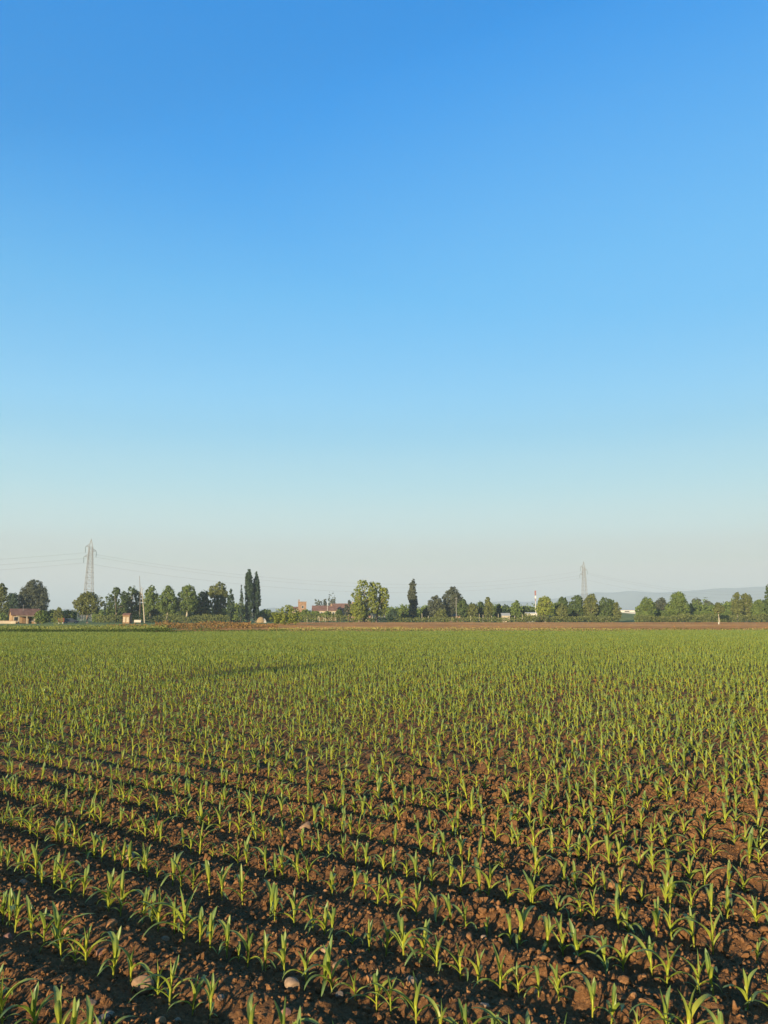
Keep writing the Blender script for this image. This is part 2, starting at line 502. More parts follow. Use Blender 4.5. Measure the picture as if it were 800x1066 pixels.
tag(link('hills', mesh_np('hills', v, fcs, plain('far_hill', (0.15, 0.165, 0.155), 0.95, 0.2, 0.004), True)), 'low blue grey hills faint on the horizon', kind='structure')

# ------------------------------------------------------------------ maize


def blade(L, Wd, z0, az, e0, bend, fold, r0, twist=0.0, nseg=10, roll=0.0):
    """A leaf blade: a curve that leaves the stem at elevation e0 and bends over; five points across, folded along the midrib."""
    n = nseg + 1
    tq = np.linspace(0, 1, n)
    el = e0 - bend * tq ** 1.35
    ds = L / nseg
    rr = r0 + np.concatenate([[0], np.cumsum(np.cos(el[:-1]) * ds)])
    zz = z0 + np.concatenate([[0], np.cumsum(np.sin(el[:-1]) * ds)])
    az_ = az + twist * tq
    wd = Wd * 0.98 * np.clip(((tq + 0.06) ** 0.5) * ((1.0 - tq) ** 0.72) * 1.72, 0, 1)
    ac = np.array([-1, -0.5, 0, 0.5, 1.0])
    fo = fold * (1 - 0.7 * tq) + roll * (1 - tq)
    v = np.zeros((n, 5, 3))
    for j, q in enumerate(ac):
        side = q * wd * 0.5 * np.cos(fo); up = np.abs(q) * wd * 0.5 * np.sin(fo)
        up = up + wd * 0.05 * np.sin(tq * 17 + q * 2) * abs(q)
        nxr, nz = -np.sin(el), np.cos(el)
        pr = rr + nxr * up; pz = zz + nz * up
        v[:, j, 0] = pr * np.cos(az_) - side * np.sin(az_)
        v[:, j, 1] = pr * np.sin(az_) + side * np.cos(az_)
        v[:, j, 2] = pz
    idx = np.arange(n * 5).reshape(n, 5)
    fc = np.stack([idx[:-1, :-1], idx[:-1, 1:], idx[1:, 1:], idx[1:, :-1]], -1).reshape(-1, 4)
    return v.reshape(-1, 3), fc, np.repeat(tq, 5), np.tile(ac, n)


def maize_variant(seed):
    r = random.Random(seed)
    base = r.uniform(0, 6.28)
    lean = r.uniform(-0.06, 0.06)
    parts = []
    # stem with its sheaths
    h = r.uniform(0.085, 0.115); k = 7
    zs = np.array([-0.03, 0.0, 0.3 * h, 0.31 * h, 0.65 * h, 0.66 * h, h, h * 1.25]); rd = np.array([5.0, 5.0, 5.6, 6.4, 6.0, 6.8, 6.4, 3.0]) * 1e-3
    v = []; al = []
    for z, q in zip(zs, rd):
        for j in range(k):
            a = 2 * math.pi * j / k
            v.append((q * math.cos(a), q * math.sin(a) * 0.85, z)); al.append(max(0, z / h))
    idx = np.arange(len(zs) * k).reshape(len(zs), k); nx_ = np.roll(idx, -1, 1)
    fc = np.stack([idx[:-1], nx_[:-1], nx_[1:], idx[1:]], -1).reshape(-1, 4)
    parts.append(('stem', np.array(v), fc, np.array(al), np.full(len(v), 0.6)))
    nl = r.choice([5, 5, 6, 6, 7])
    for i in range(nl):
        q = i / (nl - 1)
        az = base + math.pi * (i % 2) + r.uniform(-0.45, 0.45)
        if i == nl - 1:
            p = dict(L=r.uniform(0.13, 0.19), Wd=r.uniform(0.030, 0.040), e0=R(r.uniform(82, 90)), bend=r.uniform(-0.05, 0.25), fold=0.75, roll=0.5)
        elif i == nl - 2:
            p = dict(L=r.uniform(0.155, 0.205), Wd=r.uniform(0.040, 0.054), e0=R(r.uniform(74, 86)), bend=r.uniform(0.0, 0.9), fold=0.45, roll=0.6)
        elif i == nl - 3:
            p = dict(L=r.uniform(0.23, 0.30), Wd=r.uniform(0.036, 0.047), e0=R(r.uniform(58, 74)), bend=r.uniform(1.1, 2.5), fold=0.4, roll=0.6)
        elif i == 0:
            p = dict(L=r.uniform(0.07, 0.11), Wd=r.uniform(0.014, 0.020), e0=R(r.uniform(35, 60)), bend=r.uniform(1.0, 2.0), fold=0.3, roll=0.5)
        else:
            p = dict(L=r.uniform(0.17, 0.28), Wd=r.uniform(0.024, 0.036), e0=R(r.uniform(42, 64)), bend=r.uniform(1.6, 2.8), fold=0.35, roll=0.6)
        z0 = h * (0.22 + 0.80 * q)
        vv, ff, a1, a2 = blade(z0=z0, az=az, r0=0.002, twist=r.uniform(-0.5, 0.5), **p)
        parts.append(('leaf', vv, ff, a1, a2))
    for p in parts:
        p[1][:, 0] += lean * p[1][:, 2]
    return parts


NVAR = 32
variants = []                                            # [(part name, mesh)]
src = bpy.data.collections.new('maize_sources')          # never linked to the scene: meshes for the stuff object
for s in range(NVAR):
    ps = maize_variant(100 + s)
    variants.append([(n_, mesh_np('maize_' + n_, v_, f_, M['stem'] if n_ == 'stem' else M['blade'], True, {'along': a1, 'across': a2})) for n_, v_, f_, a1, a2 in ps])
    off = 0; V = []; Fc = []; A1 = []; A2 = []; mi = []
    for n_, v_, f_, a1, a2 in ps:
        V.append(v_); Fc.append(f_ + off); A1.append(a1); A2.append(a2); off += len(v_); mi.append(np.full(len(f_), 0 if n_ == 'stem' else 1))
    me = mesh_np('maize_whole', np.concatenate(V), np.concatenate(Fc), M['stem'], True, {'along': np.concatenate(A1), 'across': np.concatenate(A2)})
    me.materials.append(M['blade']); me.polygons.foreach_set('material_index', np.concatenate(mi).astype(np.int32))
    so = bpy.data.objects.new('maize_source_%02d' % s, me); src.objects.link(so)


def scatter(name, label, pts, rot, scl, index, collection):
    """One object of kind stuff: its points carry instances picked from a collection."""
    me = bpy.data.meshes.new(name)
    pts = np.asarray(pts, np.float32)
    me.vertices.add(len(pts)); me.vertices.foreach_set('co', pts.ravel())
    a = me.attributes.new('rot', 'FLOAT_VECTOR', 'POINT'); a.data.foreach_set('vector', np.asarray(rot, np.float32).ravel())
    a = me.attributes.new('scl', 'FLOAT_VECTOR', 'POINT'); a.data.foreach_set('vector', np.asarray(scl, np.float32).ravel())
    a = me.attributes.new('pick', 'INT', 'POINT'); a.data.foreach_set('value', np.asarray(index, np.int32))
    me.update()
    o = link(name, me)
    g = bpy.data.node_groups.new(name + '_nodes', 'GeometryNodeTree')
    g.interface.new_socket('Geometry', in_out='INPUT', socket_type='NodeSocketGeometry')
    g.interface.new_socket('Geometry', in_out='OUTPUT', socket_type='NodeSocketGeometry')
    gi = g.nodes.new('NodeGroupInput'); go = g.nodes.new('NodeGroupOutput')
    ci = g.nodes.new('GeometryNodeCollectionInfo'); ci.inputs['Collection'].default_value = collection
    ci.inputs['Separate Children'].default_value = True; ci.inputs['Reset Children'].default_value = True
    ip = g.nodes.new('GeometryNodeInstanceOnPoints'); ip.inputs['Pick Instance'].default_value = True

    def attr(n, ty):
        q = g.nodes.new('GeometryNodeInputNamedAttribute'); q.data_type = ty; q.inputs['Name'].default_value = n
        return next(s for s in q.outputs if s.enabled and s.name == 'Attribute')
    g.links.new(gi.outputs[0], ip.inputs['Points']); g.links.new(ci.outputs[0], ip.inputs['Instance'])
    g.links.new(attr('pick', 'INT'), ip.inputs['Instance Index'])
    g.links.new(attr('rot', 'FLOAT_VECTOR'), ip.inputs['Rotation'])
    g.links.new(attr('scl', 'FLOAT_VECTOR'), ip.inputs['Scale'])
    g.links.new(ip.outputs[0], go.inputs[0])
    md = o.modifiers.new('scatter', 'NODES'); md.node_group = g
    return tag(o, label, kind='stuff')


STEP = 0.122
ks = np.arange(-12, 240)
P = []
for k in ks:
    n0 = C0 + k * SP
    s = np.arange(-150, 190, STEP) + rng.uniform(0, STEP)
    s = s + rng.normal(0, 0.024, s.size)
    c_ = n0 + rng.normal(0, 0.018, s.size)
    x = s * UX + c_ * NX; y = s * UY + c_ * NY
    ok = (y > 1.2) & (np.abs(x) < 0.60 * y + 3.0) & (y < edge_y(x) - 0.2)
    ok &= rng.uniform(0, 1, s.size) > 0.045
    x, y = x[ok], y[ok]
    P.append(np.stack([x, y, np.full(x.size, k)], 1))
P = np.concatenate(P)
for px_, py_, rp_ in ((148, 1024, 11.5), (304, 1022, 8.5), (318, 859, 7.5)):   # no plant stands over the three large stones or in their sun
    sx_, sy_, _m = ground_at(px_, py_, 0.03)
    ax_, ay_ = P[:, 0] - sx_, P[:, 1] - sy_
    al_ = ax_ * math.sin(R(SUN_AZ)) + ay_ * math.cos(R(SUN_AZ)); la_ = np.abs(ax_ * math.cos(R(SUN_AZ)) - ay_ * math.sin(R(SUN_AZ)))
    P = P[~((al_ > -0.10) & (al_ < 1.3) & (la_ < 0.085))]
PX, PY, PK = P[:, 0], P[:, 1], P[:, 2].astype(int)
n_all = len(P)
vig = 1.0 + 0.22 * vnoise(PX, PY, 4.5, 77) + 0.18 * vnoise(PX, PY, 1.3, 78)
PS = np.clip(rng.normal(0.89, 0.10, n_all) * vig, 0.42, 1.14)
runt = rng.uniform(0, 1, n_all) < 0.07; PS[runt] *= 0.62
PR = np.stack([rng.normal(0, 0.07, n_all), rng.normal(0, 0.07, n_all), rng.uniform(0, 6.283, n_all)], 1)
PV = rng.integers(0, NVAR, n_all)
PZ = soil_h(PX, PY) - 0.004
# clod domes lift the soil: a plant grows from between them
PZ = np.minimum(PZ, 0.02 * vnoise(PX, PY, 0.45, 11) + 0.07 * vnoise(PX, PY, 6.0, 3) + 0.010)

qx, qy = to_px(PX, PY, PZ)
vis = (qx > 1) & (qx < W0 - 1) & (qy < H0 - 1) & (PY > 2)
order = np.argsort(PX ** 2 + PY ** 2 + np.where(vis, 0, 1e9))
hero = order[:300]
hm = np.zeros(n_all, bool); hm[hero] = True
nonhero = ~hm
scatter('maize_plants', 'young maize plants in long rows filling the middle and far field',
        np.stack([PX, PY, PZ], 1)[nonhero], PR[nonhero], np.repeat(PS[nonhero][:, None], 3, 1), PV[nonhero], src)

ORD = 'zeroth first second third fourth fifth sixth seventh eighth ninth tenth eleventh twelfth thirteenth fourteenth fifteenth sixteenth seventeenth eighteenth nineteenth twentieth'.split()
for a_ in ('twenty', 'thirty', 'forty'):
    ORD += [a_ + '-' + b_ for b_ in ORD[1:10]] + [{'twenty': 'thirtieth', 'thirty': 'fortieth', 'forty': 'fiftieth'}[a_]]
kmin = PK[hero].min()
for k in sorted(set(PK[hero])):
    row = hero[PK[hero] == k]; row = row[np.argsort(PY[row])]
    for j, i in enumerate(row):
        size = 'small' if PS[i] < 0.72 else ('tall' if PS[i] > 1.0 else 'young')
        lab = '%s maize plant, %s from the near end of the %s row from the bottom-left corner' % (size, ORD[j + 1], ORD[k - kmin + 1])
        e = thing('maize_plant', lab, 'maize plant', (PX[i], PY[i], PZ[i]), 0, 'maize plants in the nearest rows')
        e.rotation_euler = tuple(PR[i]); e.scale = (PS[i],) * 3
        for n_, me in variants[PV[i]]:
            link(n_, me, e)

# ------------------------------------------------------------------ clods and stones


def ico(sub):
    import bmesh
    bm = bmesh.new(); bmesh.ops.create_icosphere(bm, subdivisions=sub, radius=1)
    v = np.array([x.co[:] for x in bm.verts]); f = np.array([[q.index for q in x.verts] for x in bm.faces]); bm.free()
    return v, f


def lump(seed, sub, rough, flat=1.0, facets=0):
    v, f = ico(sub)
    r = np.random.default_rng(seed)
    n = np.zeros(len(v))
    for fr, am in ((1.3, 1.0), (2.6, 0.55), (5.5, 0.3), (11, 0.16)):
        ph = r.uniform(0, 6.28, 3); dr = r.normal(0, 1, (3, 3))
        n += am * sum(np.sin(v @ dr[i] * fr + ph[i]) for i in range(3)) / 2.2
    v = v * (1 + rough * n)[:, None]
    for _ in range(facets):                               # broken faces
        d = r.normal(0, 1, 3); d /= np.linalg.norm(d); h = r.uniform(0.55, 0.85)
        ex = v @ d - h; v = v - np.outer(np.clip(ex, 0, None) * 0.85, d)
    v[:, 2] *= flat
    return v, f


csrc = bpy.data.collections.new('clod_sources')
for s in range(12):
    v_, f_ = lump(s, 3, 0.30, 0.75, 10)
    csrc.objects.link(bpy.data.objects.new('clod_source_%02d' % s, mesh_np('clod', v_, f_, M['clod'], False)))
CP = []; CS = []
for (n_, ymax, smin, smax, pw) in ((120000, 9.5, 0.003, 0.019, 2.4), (36000, 26.0, 0.009, 0.032, 3.0), (1500, 10.0, 0.016, 0.034, 1.8), (160, 11.0, 0.030, 0.050, 1.6)):
    y = 2.4 + (ymax - 2.4) * np.sqrt(rng.uniform(0, 1, n_)); x = rng.uniform(-1, 1, n_) * (0.60 * y + 0.8)
    s_c = (x * NX + y * NY - C0) / SP; ph = s_c - np.floor(s_c)
    keep = rng.uniform(0, 1, n_) < 0.55 + 0.45 * (0.5 - 0.5 * np.cos(2 * np.pi * ph))
    x, y = x[keep], y[keep]
    s_ = smin + (smax - smin) * rng.uniform(0, 1, x.size) ** pw
    s_ = s_ * np.where(x > 0.6, 1.2, 0.95)
    CP.append(np.stack([x, y, soil_h(x, y) + s_ * rng.uniform(-0.35, 0.35, x.size)], 1)); CS.append(s_)
CP = np.concatenate(CP); CS = np.concatenate(CS)
scatter('soil_clods', 'crumbled reddish brown soil clods between the maize rows', CP, rng.uniform(0, 6.28, (len(CP), 3)),
        CS[:, None] * rng.uniform(0.6, 1.4, (len(CP), 3)), rng.integers(0, 12, len(CP)), csrc)

STONES = [  # x, y (photo), radius in photo pixels, colour, flatness, label
    (148, 1024, 11.5, 'tan', 0.85, 'largest round tan stone, half buried near the bottom-left corner'),
    (304, 1022, 8.5, 'pale', 0.75, 'pale pinkish stone on the clod ridge near the bottom edge'),
    (318, 859, 7.5, 'tan', 0.8, 'big tan stone alone among plants, highest of the large stones'),
    (135, 892, 5.5, 'pale', 0.9, 'pale round stone beside a maize stem in an upper row'),
    (71, 969, 5.5, 'orange', 0.9, 'orange yellow stone at the foot of a plant at the left'),
    (107, 1061, 8.0, 'grey', 0.85, 'grey round stone cut by the bottom edge near the left corner'),
    (95, 1043, 5.5, 'tan', 0.8, 'small tan stone just below the largest round stone'),
    (354, 1038, 5.0, 'grey', 0.8, 'small grey stone right of the pale pinkish stone'),
    (429, 1020, 6.0, 'pale', 0.9, 'pale pebble on the lit ridge below the central plants'),
    (505, 1045, 5.0, 'pale', 0.45, 'flat whitish stone sliver near the bottom edge'),
    (504, 977, 3.2, 'pale', 0.6, 'tiny whitish pebble on a large smooth clod'),
    (339, 988, 4.5, 'pale', 0.7, 'pale pebble at the top of the stony ridge'),
    (351, 1004, 5.0, 'tan', 0.8, 'tan pebble in the middle of the stony ridge'),
    (386, 1021, 6.0, 'orange', 0.85, 'orange brown stone at the right end of the stony ridge'),
    (339, 925, 4.0, 'orange', 0.8, 'small orange stone between two plants mid height in the rows'),
    (298, 1051, 5.0, 'red', 0.8, 'reddish pebble under a drooping leaf near the bottom edge'),
    (615, 932, 3.4, 'orange', 0.8, 'small orange pebble in the right half of the rows'),
    (760, 926, 4.8, 'pale', 0.7, 'pale stone among the rows near the right edge'),
    (602, 1003, 5.2, 'tan', 0.8, 'tan stone in the shade right of centre'),
    (168, 1061, 5.5, 'orange', 0.8, 'orange stone at the bottom edge right of the grey stone'),
    (185, 1057, 4.0, 'pale', 0.6, 'pale flat pebble beside the orange stone at the bottom edge'),
    (106, 995, 5.5, 'red', 1.1, 'upright reddish stone above the largest round stone'),
    (24, 916, 5.0, 'tan', 0.8, 'tan stone near the left edge between the upper rows'),
    (115, 1052, 4.5, 'pale', 0.5, 'pale flat pebble beside the grey round stone'),
    (9, 973, 5.0, 'red', 0.8, 'reddish stone at the left edge'),
    (172, 976, 4.5, 'tan', 0.8, 'tan stone beside the dark furrow below the second row'),
    (230, 1041, 4.0, 'pale', 0.7, 'little pale pebble between the two lowest rows'),
    (560, 1032, 4.0, 'tan', 0.7, 'little tan pebble right of the whitish sliver'),
]
for i, (px, py, rp, colr, fl, lab) in enumerate(STONES):
    x, y, mpp = ground_at(px, py + rp * 0.5, 0.03)
    z = float(soil_h(np.array([x]), np.array([y]))[0])
    x, y, mpp = ground_at(px, py + rp * 0.5, z)
    z = float(soil_h(np.array([x]), np.array([y]))[0])
    v_, f_ = lump(500 + i, 4, 0.085, 1.0, 5)
    r_ = rp * mpp
    ob = link('stone', mesh_np('stone', v_ * np.array([r_ * random.uniform(1, 1.12), r_, r_ * fl]), f_, M['stone_' + colr], True), None, (x, y, z + r_ * fl * (0.42 if i < 3 else 0.22)), (random.uniform(-.3, .3), random.uniform(-.3, .3), random.uniform(0, 6.28)))
    tag(ob, lab, 'stone', 'stones lying in the soil')

# ------------------------------------------------------------------ trees


def leaf_quads(c, n, size, r):
    """Small faces at centres c with normals n."""
    n = n / (np.linalg.norm(n, axis=1, keepdims=True) + 1e-9)
    a = np.cross(n, r.normal(0, 1, n.shape)); a /= (np.linalg.norm(a, axis=1, keepdims=True) + 1e-9)
    b = np.cross(n, a)
    s = size[:, None]; q = r.uniform(0.55, 0.95, (len(c), 1))
    v = np.stack([c - a * s, c + b * s * q - a * s * 0.1, c + a * s, c - b * s * q + a * s * 0.1], 1).reshape(-1, 3)
    return v, np.arange(len(c) * 4).reshape(-1, 4)


def crown_points(lobes, r, dens, clump):
    """lobes: (x, z, rx, rz) ellipsoids in metres; leaves gather in clumps near each lobe's surface."""
    C, N = [], []
    for (lx, lz, rx, rz) in lobes:
        area = math.pi * rx * rz
        ncl = int(10 + area * clump * 1.5)
        d = r.normal(0, 1, (ncl, 3)); d /= np.linalg.norm(d, axis=1, keepdims=True)
        rad = r.uniform(0.55, 1.0, (ncl, 1)) ** 0.5
        cc = d * rad * np.array([rx, rx * 0.9, rz]) * 0.92
        cr = r.uniform(0.13, 0.27, ncl) * (rx * rx * rz) ** (1 / 3)
        per = int(dens * area / ncl) + 3
        for k in range(ncl):
            e = r.normal(0, 1, (per, 3)); e /= np.linalg.norm(e, axis=1, keepdims=True)
            p = cc[k] + e * cr[k] * r.uniform(0.3, 1.0, (per, 1)) ** 0.5 * np.array([1, 1, 0.85])
            C.append(p + np.array([lx, 0, lz])); N.append(e + 0.5 * d[k] + r.normal(0, 0.5, (per, 3)) + np.array([0, 0, 0.3]))
        m_ = int(dens * area * 0.40)
        e = r.normal(0, 1, (m_, 3)); e /= np.linalg.norm(e, axis=1, keepdims=True)
        p = e * r.uniform(0, 1, (m_, 1)) ** 0.5 * np.array([rx, rx * 0.9, rz]) * 0.95
        C.append(p + np.array([lx, 0, lz])); N.append(e + r.normal(0, 0.6, (m_, 3)))
    return np.concatenate(C), np.concatenate(N)


SHAPES = {  # lobes as fractions: x of half width, z of crown height, rx of half width, rz of crown height
    'round': [(0, 0.52, 0.80, 0.48), (-0.45, 0.42, 0.52, 0.34), (0.48, 0.40, 0.50, 0.32), (0.1, 0.72, 0.55, 0.28)],
    'broad': [(0, 0.50, 0.70, 0.44), (-0.55, 0.45, 0.45, 0.32), (0.52, 0.50, 0.46, 0.36), (0.0, 0.76, 0.50, 0.24), (0.3, 0.22, 0.5, 0.2), (-0.3, 0.2, 0.5, 0.2)],
    'oval': [(0, 0.42, 0.90, 0.40), (0, 0.68, 0.66, 0.30), (0.05, 0.86, 0.30, 0.14), (-0.35, 0.35, 0.55, 0.26), (0.38, 0.33, 0.55, 0.26)],
    'column': [(0, 0.20, 0.80, 0.20), (0.05, 0.40, 1.0, 0.24), (-0.05, 0.60, 0.95, 0.22), (0.03, 0.78, 0.72, 0.18), (0, 0.92, 0.38, 0.09)],
    'cone': [(0, 0.16, 1.0, 0.18), (0, 0.36, 0.8, 0.2), (0, 0.58, 0.55, 0.2), (0, 0.78, 0.34, 0.16), (0, 0.93, 0.16, 0.08)],
    'bush': [(0, 0.45, 0.75, 0.50), (-0.5, 0.36, 0.48, 0.36), (0.5, 0.34, 0.48, 0.36), (0.12, 0.66, 0.5, 0.34)],
    'open': [(-0.55, 0.55, 0.42, 0.24), (0.5, 0.60, 0.44, 0.24), (0, 0.80, 0.42, 0.20), (-0.15, 0.48, 0.40, 0.20), (0.7, 0.32, 0.30, 0.20), (-0.7, 0.28, 0.32, 0.2), (0.2, 0.30, 0.40, 0.22)],
    'lean': [(0.25, 0.80, 0.55, 0.22), (-0.30, 0.66, 0.65, 0.26), (0.40, 0.56, 0.60, 0.24), (0.1, 0.38, 0.55, 0.24), (-0.15, 0.2, 0.4, 0.18)],
}


def tree(name, label, cat, px, top, wpx, d, shape, mat, bark='bark', clear=0.08, dens=None, seed=None, group=None, limbs=True, clump=0.55, leaf=None, base=None):
    seed = seed if seed is not None else int(px * 7 + top)
    r = np.random.default_rng(seed)
    x = wx(px, d); H = wz(top, d) - GZ; hw = wpx * 1.12 * d / FH / 2
    e = thing(name, label, cat, (x, d, GZ), 0, group)
    zc, hc = H * clear, H * (1 - clear)
    lobes = [(lx * hw, zc + lz * hc, rx * hw, rz * hc) for lx, lz, rx, rz in SHAPES[shape]]
    lobes = [(lx + r.normal(0, 0.06) * hw, lz + r.normal(0, 0.02) * hc, rx * r.uniform(0.9, 1.1), rz * r.uniform(0.92, 1.05)) for lx, lz, rx, rz in lobes]
    for _ in range(4 if shape not in ('column', 'cone') else 1):
        a_ = r.uniform(0, 6.28); q_ = r.uniform(0.35, 0.75)
        lobes.append((math.cos(a_) * hw * q_, zc + hc * (0.48 + 0.34 * math.sin(a_)), hw * r.uniform(0.22, 0.42), hc * r.uniform(0.12, 0.22)))
    dens = dens or 62 * (265 / d)
    C, N = crown_points(lobes, r, dens, clump)
    zmax = C[:, 2].max(); C[:, 2] = zc * 0.8 + (C[:, 2] - zc * 0.8) * (H - zc * 0.8) / (zmax - zc * 0.8)
    C[:, 2] = np.maximum(C[:, 2], 0.05)
    ls = (leaf or 0.20 * d / 265)
    v, f = leaf_quads(C, N, ls * r.uniform(0.6, 1.35, len(C)), r)
    # trunk and limbs
    mb = MB(); tr = max(0.06, min(0.035 * H, 0.10 * hw + 0.03))
    n = 7; bx = r.normal(0, 0.02 * H); pts = [(bx * (i / n) ** 2 + r.normal(0, 0.004 * H), r.normal(0, 0.004 * H), H * 0.82 * i / n) for i in range(n + 1)]
    mb.tube(pts, [tr * (1.25 if i == 0 else 1 - 0.85 * i / n) for i in range(n + 1)], 7)
    if limbs:
        for i in range(6):
            q = r.uniform(0.3, 0.65); k = int(q * n); p0 = Vector(pts[k])
            lx, lz, rx, rz = lobes[r.integers(len(lobes))]
            p2 = Vector((lx, r.normal(0, 0.3) * hw, max(lz, p0.z + 0.1 * H)))
            p1 = p0.lerp(p2, 0.5) + Vector((0, 0, 0.03 * H))
            mb.tube([p0, p1, p2], [tr * 0.45, tr * 0.3, tr * 0.1], 5)
    mb.build('trunk', M[bark], e, True)
    link('crown', mesh_np('crown', v, f, M[mat]), e)
    return e


